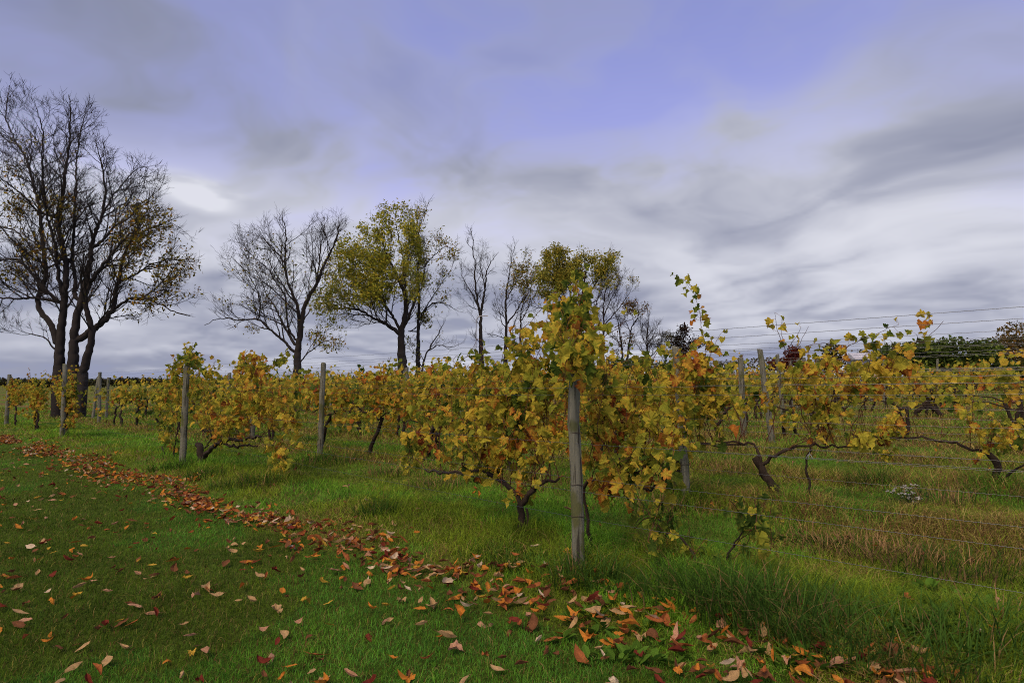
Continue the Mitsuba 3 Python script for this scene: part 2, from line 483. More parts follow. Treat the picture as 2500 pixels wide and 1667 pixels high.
Z1 = (0.0, 150.0, 1.709)
Z2 = (480.0, 450.0, 3.136)
Z3 = (1000.0, 450.0, 3.136)
LG = "trees standing behind the vineyard"
tree(fresh("bare_tree"), "big nearly bare tree with several dark trunks at the far left", LG, 32.0, Z1, [
    ("trunk", [(246, 1330), (247, 1240), (252, 1150), (262, 1050), (272, 960), (278, 900), (272, 820), (255, 760), (242, 690), (262, 570), (275, 440), (290, 330), (295, 230), (287, 140)], 37, 3, 0.02),
    ("trunk", [(306, 1330), (305, 1240), (308, 1150), (320, 1060), (342, 990), (362, 905), (378, 820), (390, 740), (425, 650), (440, 560), (432, 450), (402, 350)], 40, 3, 0.05),
    ("trunk", [(338, 1330), (358, 1250), (378, 1180), (384, 1130), (375, 1080), (360, 1030), (352, 985), (372, 930), (420, 860), (470, 800), (520, 740), (575, 690), (610, 630)], 33, 3, -0.15),
    ("limb", [(240, 1180), (215, 1100), (172, 1045), (150, 1000), (175, 950), (192, 900), (188, 840), (175, 740), (165, 620), (150, 555), (112, 410), (62, 330), (22, 240), (40, 100)], 26, 3, 0.25),
    ("limb", [(268, 985), (243, 900), (238, 820), (222, 730), (195, 650), (185, 560), (175, 420), (182, 300), (150, 190)], 18, 3, -0.3),
    ("limb", [(310, 1000), (316, 900), (300, 800), (308, 700), (318, 560), (316, 450), (330, 330), (360, 190)], 18, 3, 0.3),
    ("limb", [(328, 1165), (385, 1118), (440, 1078), (474, 1030), (484, 960), (500, 880), (520, 800), (560, 730), (640, 690), (720, 660)], 30, 4, 0.18),
    ("limb", [(476, 1035), (540, 988), (600, 985), (680, 1020), (740, 1052), (792, 1062)], 13, 3, -0.2),
    ("limb", [(495, 920), (560, 895), (620, 850), (700, 825), (770, 830)], 10, 3, 0.3),
    ("limb", [(383, 780), (440, 740), (470, 690), (540, 655), (600, 585), (660, 540)], 14, 3, 0.35),
    ("limb", [(430, 640), (470, 560), (520, 500), (580, 440), (620, 440)], 9, 2, -0.3),
    ("limb", [(252, 1008), (190, 957), (130, 882), (70, 820), (0, 830), (-90, 800)], 17, 4, -0.2),
    ("limb", [(245, 1005), (150, 985), (60, 990), (-40, 985), (-120, 1010)], 14, 4, 0.3),
    ("limb", [(222, 1210), (200, 1155), (150, 1137), (90, 1140)], 8, 2, -0.3),
    ("limb", [(168, 640), (100, 560), (20, 500), (-60, 420)], 10, 3, -0.35),
    ("limb", [(185, 860), (120, 760), (60, 700), (-20, 690), (-100, 620)], 10, 3, 0.4),
], [(170, 600, 330, 330, 1.0), (20, 380, 190, 260, 1.0), (300, 330, 150, 180, 1.1), (540, 540, 150, 140, 1.2), (600, 800, 215, 200, 1.4), (40, 900, 190, 200, 1.0), (660, 1000, 170, 70, 1.2), (380, 520, 200, 200, .8), (-120, 700, 220, 350, .7), (120, 1120, 110, 60, .7), (450, 980, 80, 90, .6)], [(600, 690, 120, 110, 1.7), (680, 880, 170, 150, 1.5), (560, 820, 140, 100, .9), (620, 1020, 100, 70, .9), (170, 720, 110, 170, .5), (230, 610, 100, 60, .9), (130, 330, 70, 40, .5), (320, 410, 60, 40, .5), (40, 580, 90, 50, 1.2), (40, 890, 80, 60, .7), (30, 470, 90, 60, .4), (0, 640, 120, 80, .3), (390, 1000, 60, 40, .6)],
    seed=4, reach=0.9, density=0.66, leafing=0.45, twig=0.5, step_px=14, tip=0.014, leaf_size=0.17, leaf_cols=[(0.28, 0.22, 0.03), (0.18, 0.16, 0.03), (0.36, 0.19, 0.03), (0.12, 0.10, 0.03), (0.32, 0.25, 0.03)])

tree(fresh("bare_tree"), "wide bare tree leaning outward with leafy tufts round its low trunk", LG, 45.0, Z2, [
    ("trunk", [(772, 1560), (772, 1450), (774, 1330), (782, 1220), (795, 1130), (804, 1050), (822, 950), (860, 850), (918, 770), (950, 680), (985, 600), (1040, 500), (1080, 380), (1092, 280)], 62, 6, 0.05),
    ("limb", [(790, 1120), (772, 920), (730, 830), (692, 740), (676, 620), (682, 500), (686, 380), (660, 250)], 32, 5, -0.15),
    ("limb", [(915, 770), (940, 600), (950, 480), (975, 330), (980, 250)], 14, 4, 0.3),
    ("limb", [(755, 1240), (700, 1140), (642, 1030), (602, 940), (542, 860), (480, 700), (440, 640)], 24, 4, 0.3),
    ("limb", [(750, 1290), (655, 1185), (560, 1110), (482, 1032), (400, 1030), (300, 1045), (220, 1020), (130, 1040), (60, 1080)], 24, 4, -0.2),
    ("limb", [(482, 1030), (490, 900), (460, 800), (400, 700), (330, 620), (260, 550)], 12, 3, -0.3),
    ("limb", [(760, 1200), (700, 1100), (692, 980), (680, 850), (610, 760), (560, 660), (470, 580), (400, 520)], 18, 4, -0.3),
    ("limb", [(680, 610), (600, 500), (520, 420), (450, 380)], 13, 3, 0.35),
    ("limb", [(780, 1380), (850, 1290), (900, 1258), (970, 1200), (1060, 1190), (1120, 1170)], 13, 3, -0.2),
    ("limb", [(800, 1060), (850, 1000), (870, 950)], 12, 8, 0.1),
], [(560, 620, 330, 330, 1.0), (690, 400, 230, 190, 1.0), (1010, 450, 170, 220, 1.1), (400, 800, 280, 260, 1.0), (220, 960, 180, 150, 1.1), (950, 1200, 170, 130, .9), (460, 1140, 90, 90, .7), (640, 900, 200, 250, .7), (620, 1280, 90, 120, .5)], [(900, 1190, 130, 110, 1.6), (1060, 1260, 80, 70, 1.6), (820, 1330, 130, 150, 1.2), (450, 1150, 70, 110, 1.4), (620, 1260, 120, 120, 1.2), (560, 1180, 80, 60, .8), (740, 650, 60, 60, .5), (560, 900, 400, 500, .06)],
    seed=5, density=0.6, step_px=19, tip=0.014, leaf_size=0.19)

tree(fresh("leafy_tree"), "rounded yellow green leafy tree with a stout single trunk", LG, 50.0, Z2, [
    ("trunk", [(1576, 1480), (1574, 1380), (1570, 1260), (1563, 1160), (1572, 1100), (1598, 1020), (1606, 920), (1590, 820), (1560, 740), (1510, 650), (1460, 560), (1420, 420)], 72, 7, 0.0),
    ("limb", [(1550, 1140), (1450, 1072), (1350, 1022), (1250, 962), (1150, 942), (1080, 960), (1030, 952)], 34, 5, -0.15),
    ("limb", [(1562, 1130), (1512, 1025), (1450, 935), (1402, 850), (1342, 760), (1250, 680), (1200, 600)], 26, 5, 0.2),
    ("limb", [(1590, 1080), (1642, 980), (1680, 860), (1722, 800), (1742, 650), (1790, 560)], 26, 5, 0.15),
    ("limb", [(1595, 800), (1585, 660), (1572, 520), (1540, 380), (1520, 230)], 16, 4, -0.1),
    ("limb", [(1452, 1072), (1455, 950), (1425, 850), (1380, 700), (1330, 560)], 16, 4, -0.3),
    ("limb", [(1340, 1078), (1290, 1065), (1230, 1100)], 8, 3, -0.2),
    ("limb", [(1470, 1080), (1380, 1052), (1340, 1066)], 8, 5, -0.2),
    ("limb", [(1220, 960), (1150, 850), (1110, 760), (1090, 650)], 10, 4, 0.3),
], [(1430, 560, 330, 330, 1.2), (1150, 700, 190, 230, 1.0), (1010, 880, 140, 170, 1.0), (1520, 280, 170, 130, 1.0), (1560, 760, 200, 200, .7), (1300, 870, 150, 110, .6), (1060, 1010, 90, 80, .8)], [(1400, 560, 330, 320, 3.6), (1130, 720, 180, 230, 2.6), (980, 900, 130, 180, 2.2), (1530, 280, 180, 150, 2.4), (1600, 720, 160, 170, 2.2), (1060, 1040, 100, 90, 1.0), (1360, 840, 150, 100, 1.8), (1280, 640, 120, 140, 2.0)],
    seed=6, leafing=1.15, density=0.62, step_px=20, tip=0.014, leaf_size=0.21, leaf_cols=[(0.44, 0.42, 0.05), (0.33, 0.36, 0.05), (0.52, 0.42, 0.05), (0.22, 0.25, 0.04), (0.41, 0.40, 0.05)])

tree(fresh("leafy_tree"), "tall slender half leafy tree touching the rounded yellow green tree", LG, 52.0, Z2, [
    ("trunk", [(1694, 1490), (1695, 1400), (1698, 1230), (1698, 1060), (1704, 860), (1694, 700), (1700, 560), (1692, 420), (1720, 280), (1772, 150)], 34, 4, 0.0),
    ("limb", [(1712, 1030), (1760, 950), (1820, 900), (1900, 912), (1970, 950), (2010, 975)], 16, 3, -0.15),
    ("limb", [(1712, 1010), (1800, 870), (1880, 750), (1950, 650)], 13, 3, 0.25),
    ("limb", [(1722, 650), (1800, 560), (1900, 470), (1985, 510)], 10, 3, 0.2),
    ("limb", [(1698, 560), (1650, 450), (1640, 330), (1620, 200)], 9, 3, -0.2),
    ("limb", [(1600, 1130), (1640, 1125), (1690, 1090)], 10, 7, 0.05),
], [(1780, 450, 160, 300, 1.2), (1900, 520, 120, 130, .8), (1900, 830, 140, 180, .8), (1760, 250, 110, 130, 1.0), (1790, 1020, 110, 120, .8), (1960, 980, 80, 70, .5)], [(1760, 420, 150, 280, 1.2), (1920, 500, 90, 80, 1.3), (1740, 640, 90, 150, 1.0), (1800, 1010, 110, 110, 1.0), (1870, 760, 130, 160, .35)],
    seed=7, density=0.46, step_px=20, tip=0.014, leaf_size=0.20)

tree(fresh("small_tree"), "small crooked tree bending right beside the slender half leafy trunk", LG, 51.0, Z2, [
    ("trunk", [(1720, 1500), (1724, 1410), (1758, 1295), (1815, 1200), (1850, 1140), (1890, 1070)], 20, 5, -0.05),
    ("limb", [(1768, 1275), (1860, 1226), (1950, 1250), (2015, 1222)], 10, 3, -0.2),
    ("limb", [(1722, 1400), (1680, 1320), (1650, 1250)], 8, 3, 0.2),
], [(1850, 1120, 130, 110, 1.0), (1960, 1190, 110, 110, 1.0), (1660, 1230, 70, 110, .9)], [(1830, 1120, 60, 60, 1.0), (1650, 1230, 70, 100, .8), (1780, 1340, 50, 60, .8)], seed=8, step_px=20, tip=0.014, leaf_size=0.18)

tree(fresh("bare_tree"), "narrow upright bare tree just behind the thin metal pole frame", LG, 56.0, Z3, [
    ("trunk", [(549, 1420), (548, 1300), (545, 1150), (543, 1040), (545, 980), (562, 900), (576, 790), (590, 670), (622, 590), (682, 520)], 40, 3, 0.0),
    ("limb", [(538, 1000), (520, 900), (508, 800), (497, 700), (503, 600), (482, 500), (490, 420), (470, 360)], 20, 4, -0.1),
    ("limb", [(535, 980), (500, 870), (430, 762), (402, 700), (380, 600)], 13, 3, 0.2),
    ("limb", [(575, 800), (560, 700), (540, 620), (560, 500)], 9, 3, 0.2),
    ("limb", [(525, 960), (470, 945), (420, 890)], 7, 3, -0.2),
], [(495, 460, 115, 130, 1.2), (480, 680, 110, 140, 1.0), (600, 650, 80, 150, .8), (430, 800, 90, 120, .7), (440, 1010, 80, 110, .6), (600, 860, 60, 110, .6)], [], seed=9, density=0.46, step_px=18, tip=0.014, twig=0.6)

tree(fresh("bare_tree"), "bare tree with a dark forked trunk right of the thin pole frame", LG, 60.0, Z3, [
    ("trunk", [(736, 1360), (736, 1260), (740, 1110), (738, 1000), (736, 900), (750, 760), (770, 640), (782, 560), (810, 470)], 28, 3, 0.0),
    ("limb", [(745, 1070), (830, 955), (880, 850), (905, 760), (950, 680)], 14, 3, 0.1),
    ("limb", [(728, 1180), (650, 1152), (590, 1140)], 8, 3, -0.2),
    ("limb", [(740, 1100), (700, 1050), (690, 980), (660, 860)], 8, 3, 0.2),
    ("limb", [(738, 900), (780, 800), (840, 700), (880, 560)], 8, 3, -0.2),
], [(780, 620, 120, 170, 1.1), (880, 640, 90, 150, 1.0), (700, 880, 80, 150, .8), (650, 1080, 80, 90, .7), (850, 860, 100, 120, .7)], [(890, 650, 110, 140, 1.0), (900, 800, 90, 110, 1.0), (740, 800, 50, 40, .9)], seed=10, density=0.46, step_px=18, tip=0.014, leaf_size=0.2)

tree(fresh("small_tree"), "small thin twin stemmed bare tree between two dark trunks", LG, 58.0, Z3, [
    ("trunk", [(851, 1330), (850, 1200), (852, 1060), (848, 980), (880, 880), (930, 780)], 22, 4, 0.0),
    ("limb", [(855, 1050), (910, 945), (950, 860), (980, 800)], 10, 3, -0.1),
    ("trunk", [(842, 1340), (826, 1250), (788, 1160), (790, 1080), (820, 1020)], 12, 5, 0.1),
], [(900, 880, 100, 160, 1.0), (960, 760, 80, 110, 1.0), (810, 1020, 60, 70, .6), (930, 1040, 80, 80, .7)], [(960, 760, 90, 120, .7), (930, 1000, 60, 60, .5)], seed=11, density=0.46, step_px=18, tip=0.014, leaf_size=0.2)

tree(fresh("leafy_tree"), "broad leafy olive coloured tree rising behind the front post", LG, 54.0, Z3, [
    ("trunk", [(1192, 1420), (1190, 1280), (1186, 1160), (1172, 1060), (1190, 970), (1235, 850), (1205, 720), (1165, 600)], 46, 5, 0.0),
    ("trunk", [(1240, 1420), (1250, 1250), (1270, 1080), (1312, 930), (1382, 830), (1442, 735), (1482, 670), (1535, 590)], 36, 5, 0.1),
    ("limb", [(1172, 1070), (1110, 1000), (1022, 955), (930, 930)], 14, 3, -0.15),
    ("limb", [(1110, 1000), (1052, 870), (965, 812), (890, 815)], 12, 3, 0.2),
    ("limb", [(1195, 960), (1130, 820), (1100, 700), (1080, 600)], 14, 4, 0.2),
    ("limb", [(1320, 920), (1330, 780), (1350, 660), (1330, 520)], 14, 4, -0.2),
    ("limb", [(1330, 930), (1440, 890), (1480, 800), (1500, 720)], 12, 4, -0.2),
], [(1180, 600, 170, 130, 1.2), (1430, 580, 170, 110, 1.2), (1080, 720, 110, 150, 1.0), (1330, 640, 120, 130, 1.0), (1520, 680, 100, 110, .8), (1040, 930, 90, 110, .6), (1440, 800, 120, 100, .6)], [(1180, 600, 180, 140, 2.2), (1400, 580, 150, 110, 1.9), (1080, 720, 110, 150, 1.6), (1530, 580, 80, 70, .9), (1040, 1020, 80, 90, 1.3), (1300, 660, 90, 90, 1.0), (1450, 700, 160, 120, .4)],
    seed=12, leafing=5.0, density=0.5, step_px=20, tip=0.014, leaf_size=0.21, leaf_cols=[(0.38, 0.36, 0.06), (0.29, 0.31, 0.06), (0.44, 0.35, 0.06), (0.20, 0.21, 0.04)])

tree(fresh("bare_tree"), "fan shaped fine twigged bare tree right of the leafy olive tree", LG, 62.0, Z3, [
    ("trunk", [(1400, 1460), (1398, 1330), (1398, 1200), (1412, 1000), (1440, 880), (1470, 760)], 28, 4, 0.0),
    ("trunk", [(1470, 1460), (1472, 1330), (1490, 1080), (1482, 950), (1500, 800), (1560, 700)], 24, 4, 0.15),
    ("limb", [(1490, 1080), (1560, 1000), (1640, 900), (1700, 800)], 12, 3, 0.0),
    ("limb", [(1486, 1010), (1540, 880), (1600, 760), (1640, 690)], 10, 3, 0.25),
    ("limb", [(1398, 1220), (1340, 1100), (1330, 980)], 9, 3, 0.2),
], [(1600, 820, 140, 170, 1.3), (1680, 870, 110, 160, 1.1), (1500, 860, 110, 180, .9), (1400, 1080, 100, 130, .7)], [(1560, 720, 60, 60, .4), (1700, 760, 80, 60, .2)], seed=13, density=0.46, step_px=16, tip=0.013, twig=0.6, up=0.2, leaf_size=0.2, bark=(0.036, 0.029, 0.028))

tree(fresh("bare_tree"), "pair of thin dark stems with rusty leaf remnants behind the vines", LG, 58.0, Z3, [
    ("trunk", [(1632, 1460), (1632, 1360), (1630, 1280), (1612, 1180), (1600, 1060), (1570, 980)], 24, 3, 0.0),
    ("trunk", [(1664, 1460), (1662, 1370), (1680, 1220), (1695, 1100), (1742, 1040), (1790, 980)], 24, 3, 0.1),
    ("limb", [(1632, 1250), (1560, 1170), (1520, 1150)], 8, 3, -0.1),
    ("limb", [(1690, 1130), (1640, 1020), (1650, 930)], 8, 3, 0.2),
    ("limb", [(1700, 1090), (1760, 1000), (1740, 900)], 8, 3, -0.2),
], [(1720, 970, 110, 90, 1.1), (1600, 1010, 100, 100, 1.0), (1560, 1180, 80, 90, .8), (1720, 1160, 60, 70, .7)], [(1740, 940, 110, 60, .8), (1560, 1200, 90, 90, .9), (1700, 1170, 40, 40, 1.5)], seed=14, density=0.46, step_px=18, tip=0.014, leaf_size=0.19,
    leaf_cols=[(0.20, 0.13, 0.04), (0.13, 0.11, 0.03), (0.22, 0.10, 0.04)])

tree(fresh("bare_tree"), "small rounded bare tree right of the pair of thin dark stems", LG, 64.0, Z3, [
    ("trunk", [(1822, 1480), (1822, 1390), (1822, 1300), (1815, 1200), (1822, 1120), (1830, 1040)], 28, 4, 0.0),
    ("limb", [(1822, 1330), (1760, 1260), (1715, 1180)], 9, 3, 0.1),
    ("limb", [(1824, 1340), (1880, 1290), (1930, 1210)], 9, 3, -0.1),
    ("limb", [(1818, 1240), (1870, 1150), (1900, 1080)], 9, 3, 0.2),
    ("limb", [(1818, 1250), (1780, 1160), (1770, 1080)], 8, 3, -0.2),
], [(1830, 1130, 110, 130, 1.2), (1740, 1200, 70, 90, .8), (1910, 1200, 70, 100, .8)], [], seed=15, density=0.46, step_px=15, tip=0.014, twig=0.6)

tree(fresh("bare_tree"), "low greyish twiggy tree beside the dark brown leaved tree", LG, 66.0, Z3, [
    ("trunk", [(1960, 1500), (1960, 1400), (1955, 1300), (1950, 1200)], 16, 3, 0.0),
    ("limb", [(1958, 1340), (2000, 1250), (2010, 1180)], 8, 3, 0.1),
    ("limb", [(1958, 1330), (1920, 1260), (1930, 1180)], 7, 3, -0.1),
], [(1960, 1240, 90, 120, 1.0)], [(1960, 1230, 90, 110, .5)], seed=16, density=0.46, step_px=15, tip=0.014, leaf_size=0.18, leaf_cols=[(0.16, 0.15, 0.06), (0.12, 0.12, 0.05)])

tree(fresh("dark_tree"), "small dense tree with dark brown leaves behind the tall shoot", LG, 60.0, Z3, [
    ("trunk", [(2090, 1500), (2092, 1390), (2095, 1280), (2100, 1180), (2105, 1120)], 20, 5, 0.0),
    ("limb", [(2094, 1290), (2160, 1240), (2210, 1210)], 9, 4, 0.1),
    ("limb", [(2094, 1270), (2050, 1220), (2030, 1180)], 9, 4, -0.1),
], [(2100, 1190, 75, 90, 1.3), (2190, 1250, 80, 70, 1.0), (2060, 1290, 90, 70, 1.0), (2140, 1320, 80, 60, .8)],
    [(2100, 1190, 80, 95, 3.5), (2190, 1240, 85, 60, 2.4), (2070, 1290, 100, 80, 3.0)], seed=17, leafing=3.0, step_px=16, tip=0.014, leaf_size=0.22,
    leaf_cols=[(0.035, 0.025, 0.022), (0.055, 0.035, 0.028), (0.03, 0.03, 0.02)])

# ---------------------------------------------------------------- hedges, shrubs and small far trees
def bush(name, label, cat, Y, blobs, cols, n, leaf, seed, group=None, stems=5, base_py=935, stem_tone=(0.04, 0.03, 0.025)):
    """blobs: (x, y, rx, ry) in photograph pixels, set round the distance Y."""
    g = np.random.default_rng(seed)
    key = fresh(name)
    mpp = Y / FOC
    B = np.array(blobs, float)
    w = B[:, 2] * B[:, 3]
    pick = g.choice(len(B), n, p=w / w.sum())
    q = unit(g.normal(size=(n, 3))) * (g.random((n, 1)) ** (1 / 2.2))
    dep = q[:, 1] * np.minimum(B[pick, 2], 1.6 * B[pick, 3]) * mpp
    c = at_depth(B[pick, 0] + q[:, 0] * B[pick, 2], B[pick, 1] + q[:, 2] * B[pick, 3], Y + dep)
    keep = meshkit.noise(c * 1.3, seed) > 0.30
    c = c[keep]
    ax, nn = unit(g.normal(size=c.shape)), unit(g.normal(size=c.shape) + [0, -0.4, 0.7])
    sd = unit(np.cross(ax, nn))
    ls = leaf * (0.6 + 0.8 * g.random((len(c), 1)))
    v = np.stack([c, c + ax * ls * .5 + sd * ls * .3, c + ax * ls, c + ax * ls * .5 - sd * ls * .3], 1)
    f = np.array([[0, 1, 2], [0, 2, 3]])[None] + (np.arange(len(c)) * 4)[:, None, None]
    cols = np.array(cols)
    col = cols[g.integers(0, len(cols), len(c))] * (0.7 + 0.6 * g.random((len(c), 1)))
    m = Mesh(); m.add(v.reshape(-1, 3), f.reshape(-1, 3), np.repeat(col, 4, 0))
    part(key, "crown", m.shape("m_tree_leaf"), kind="stuff")
    m = Mesh()
    for k in range(stems):
        b = B[g.integers(0, len(B))]
        x0 = b[0] + (g.random() - .5) * b[2]
        top = at_depth(x0 + (g.random() - .5) * b[2], b[1] - b[3] * 0.4 * g.random(), Y)
        bot = at_depth(x0, base_py, Y)
        bot[2] = gz(bot[0], bot[1]) - 0.1
        pts, _ = resample([bot, 0.5 * (bot + top) + [0.1 * g.normal(), 0.1, 0], top], 0.5)
        v, f = tube(pts, np.linspace(0.05, 0.015, len(pts)), 5)
        m.add(v, f, np.array(stem_tone))
    part(key, "stems", m.shape("m_bark", True), kind="stuff")
    tag(key, label, cat, group)


SH = "shrubs and small trees at the far edge of the field"
bush("shrub", "bright green shrub under the fan shaped bare tree", "shrub", 50, [(1490, 893, 45, 22), (1525, 897, 30, 18)], [(0.07, 0.11, 0.02), (0.05, 0.08, 0.02), (0.12, 0.14, 0.03)], 1500, .22, 31, SH)
bush("shrub", "green shrub right of the trunk of the rounded bare tree", "shrub", 52, [(1560, 890, 36, 20), (1620, 898, 40, 16)], [(0.07, 0.10, 0.02), (0.10, 0.12, 0.03)], 1300, .22, 32, SH)
bush("shrub", "dark red shrub left of the leaning post tops", "shrub", 40, [(1938, 868, 24, 26), (1905, 890, 26, 16)], [(0.11, 0.02, 0.02), (0.07, 0.016, 0.016), (0.16, 0.04, 0.02)], 1500, .16, 33, SH)
bush("small_tree", "dark green rounded tree behind the raised yellow shoots", "tree", 62, [(2032, 862, 26, 26), (2020, 895, 34, 26)], [(0.035, 0.045, 0.012), (0.06, 0.065, 0.015), (0.10, 0.08, 0.02)], 1500, .28, 34, SH, 2)
bush("hedge", "tall dark green leafy hedge at the right of the field", "hedge", 42, [(2190, 868, 60, 30), (2260, 858, 60, 32), (2330, 856, 64, 34), (2400, 860, 60, 34), (2300, 890, 190, 28)], [(0.06, 0.095, 0.02), (0.075, 0.12, 0.024), (0.15, 0.21, 0.04), (0.045, 0.06, 0.018)], 8500, .24, 35, SH, 14)
bush("small_tree", "rounded orange brown tree at the right edge", "tree", 55, [(2480, 826, 58, 42), (2450, 858, 64, 38), (2510, 866, 64, 44)], [(0.16, 0.10, 0.03), (0.11, 0.09, 0.03), (0.20, 0.12, 0.03), (0.08, 0.08, 0.03)], 4200, .22, 36, SH, 4)
bush("shrub", "olive shrub below the orange brown tree at the right edge", "shrub", 44, [(2470, 905, 60, 24), (2420, 915, 60, 18), (2520, 900, 50, 30)], [(0.07, 0.08, 0.02), (0.11, 0.10, 0.02), (0.05, 0.06, 0.02)], 2600, .2, 37, SH, 4)
bush("shrub", "low hedge of dull scrub at the far left horizon", "hedge", 110, [(20, 934, 60, 9), (330, 930, 60, 8), (400, 934, 60, 8), (250, 934, 60, 8), (130, 936, 70, 8)], [(0.035, 0.04, 0.02), (0.06, 0.05, 0.025), (0.05, 0.055, 0.03)], 3600, .5, 38, SH, 8, 946)
bush("shrub", "long low line of brownish scrub beyond the middle of the field", "hedge", 100, [(560, 934, 70, 8), (620, 930, 40, 10), (700, 934, 70, 8), (850, 930, 90, 8), (1050, 926, 100, 8), (1250, 922, 120, 8)], [(0.07, 0.06, 0.02), (0.10, 0.07, 0.02), (0.05, 0.055, 0.02)], 5200, .5, 39, SH, 8, 940)
bush("shrub", "hazy grey brown thicket between the leaning post and the hedge", "shrub", 75, [(1780, 895, 60, 16), (1880, 890, 60, 20), (2100, 880, 70, 26), (2160, 870, 40, 26), (2230, 860, 40, 20)], [(0.10, 0.09, 0.05), (0.08, 0.09, 0.04), (0.13, 0.10, 0.05)], 3400, .28, 40, SH, 16)

# a pale shed and a pole frame, far off
sh = fresh("shed")
c0 = at_depth(2112, 905, 66)
zg = gz(c0[0], c0[1])
bx = lambda ex, at: (lambda m: (m.apply_translation(at), m)[1])(__import__("trimesh").creation.box(ex))
part(sh, "wall", mikit.ply(bx((2.6, 2.0, 2.4), (c0[0], c0[1], zg + 1.2)), "m_shed"))
part(sh, "roof", mikit.ply((np.array([[-1.6, -1.3, 2.403], [1.6, -1.3, 2.403], [1.6, 1.3, 2.403], [-1.6, 1.3, 2.403], [-1.6, 0, 3.1], [1.6, 0, 3.1]]) + [c0[0], c0[1], zg],
     np.array([[0, 1, 5], [0, 5, 4], [2, 3, 4], [2, 4, 5], [0, 4, 3], [1, 2, 5], [0, 3, 2], [0, 2, 1]])), "m_shed"))
part(sh, "door", mikit.ply(bx((1.0, 0.06, 2.0), (c0[0] - 0.5, c0[1] - 1.02, zg + 1.0)), "m_shed_dark"))
tag(sh, "small pale shed mostly hidden behind yellow vines", "shed")
pf = fresh("metal_pole")
a, b, c = at_depth(1161, 900, 50), at_depth(1163, 778, 50), at_depth(1188, 771, 50)
a[2] = gz(a[0], a[1])
pts, _ = resample([a, 0.5 * (a + b), b, b + [0.1, 0, 0.16], 0.7 * b + 0.3 * c + [0, 0, .13], c], 0.15)
part(pf, "upright", mikit.ply(tube(pts, 0.032, 8), "m_pipe", smooth=True))
part(pf, "crossbar", mikit.ply(tube([c + [-0.55, 0.05, 0], c + [0.1, 0.05, 0]], 0.03, 8), "m_pipe"))
tag(pf, "thin grey metal pole with a short crossbar left of a narrow trunk", "pole")

# ---------------------------------------------------------------- wooden posts
def post(label, foot, top, r, seed, group=None):
    g = np.random.default_rng(seed)
    key = fresh("wooden_post")
    foot, top = np.array(foot, float), np.array(top, float)
    foot[2] = min(foot[2], gz(foot[0], foot[1])) - 0.15
    L = np.linalg.norm(top - foot)
    s = np.concatenate([np.linspace(0, 0.985, 14), [0.993, 1.0]])
    curve = foot + (top - foot) * s[:, None]
    curve[1:-1] += 0.004 * g.normal(size=(len(s) - 2, 3)) * [1, 1, 0]
    rr = r * (1.08 - 0.14 * s); rr[-2] *= 0.99; rr[-1] *= 0.9
    scene[key] = mikit.ply(tube(curve, rr, 18, lump=0.05, seed=seed), "m_post", smooth=40)
    tag(key, label, "post", group)


def post_px(label, bx_, by_, tx_, ty_, r, seed, group=None, Z=None):
    foot = on_ground(bx_, by_) if Z is None else at_depth(bx_, by_, Z)
    if Z is not None:
        foot[2] = gz(foot[0], foot[1])
    top = at_depth(tx_, ty_, foot[1])
    post(label, foot, top, r, seed, group)


PG = "round wooden trellis posts"
post_px("thick weathered grey post in the foreground beside the front vine", 1416, 1402, 1397, 835, 0.045, 1, PG)
post_px("grey post with a bushy cap of yellow green leaves on its top", 446, 1132, 456, 893, 0.056, 2, PG)
post_px("grey post standing in the golden vines under the big bare tree", 152, 1065, 159, 889, 0.062, 3, PG)
post_px("grey post at the far left edge of the front vine row", 15, 1037, 23, 914, 0.07, 4, PG)
post_px("post behind the orange leaved vine with the tall shoot", 1679, 1226, 1650, 846, 0.046, 5, PG)
post_px("bare topped grey post in the middle left against the sky", 780, 1118, 790, 886, 0.052, 6, PG)
post_px("straight pale post in the gap right of the far left vines", 242, 1032, 244, 908, 0.066, 7, PG)
post_px("dark leaning brace post crossing behind the pale straight post", 226, 1022, 240, 920, 0.06, 8, PG)
post_px("faint post right of the pale straight post", 259, 1020, 265, 921, 0.062, 9, PG)
post_px("grey post with flat top right of the orange leaved vine", 1816, 1064, 1808, 873, 0.065, 10, PG)
post_px("post leaning left with a mossy top behind the sparse vine", 1888, 1082, 1855, 852, 0.058, 11, PG)
post_px("narrow grey post in the yellow vines left of the front vine", 994, 1032, 993, 897, 0.07, 12, PG)
post_px("dim grey post just right of the mossy leaning post", 1914, 1025, 1897, 866, 0.06, 13, PG)
post_px("post seen through yellow leaves, second right of the mossy leaning post", 1951, 1000, 1943, 905, 0.06, 14, PG)
post_px("post seen through yellow leaves, third right of the mossy leaning post", 1990, 985, 1983, 905, 0.06, 15, PG)
post_px("thin post top standing above the vines left of the leafy tufted tree", 560, 1000, 560, 910, 0.07, 16, PG, 24)
post_px("post stub just visible over the vines beside the capped post", 517, 1000, 516, 921, 0.07, 17, PG, 25)
post_px("post half covered by vines below the leafy tufted tree", 617, 1010, 619, 920, 0.06, 18, PG, 17)
post_px("post top behind the front vine under the narrow bare tree", 1154, 1030, 1156, 888, 0.07, 19, PG, 19)
post_px("small far post between the bare topped post and the leafy tree", 871, 990, 871, 918, 0.07, 20, PG, 30)
post_px("small far post below the stout leafy tree", 924, 990, 924, 906, 0.08, 21, PG, 28)
ORDS = ["front", "second", "third", "fourth", "fifth", "sixth", "seventh", "eighth", "ninth", "tenth", "eleventh", "twelfth", "thirteenth", "fourteenth"]
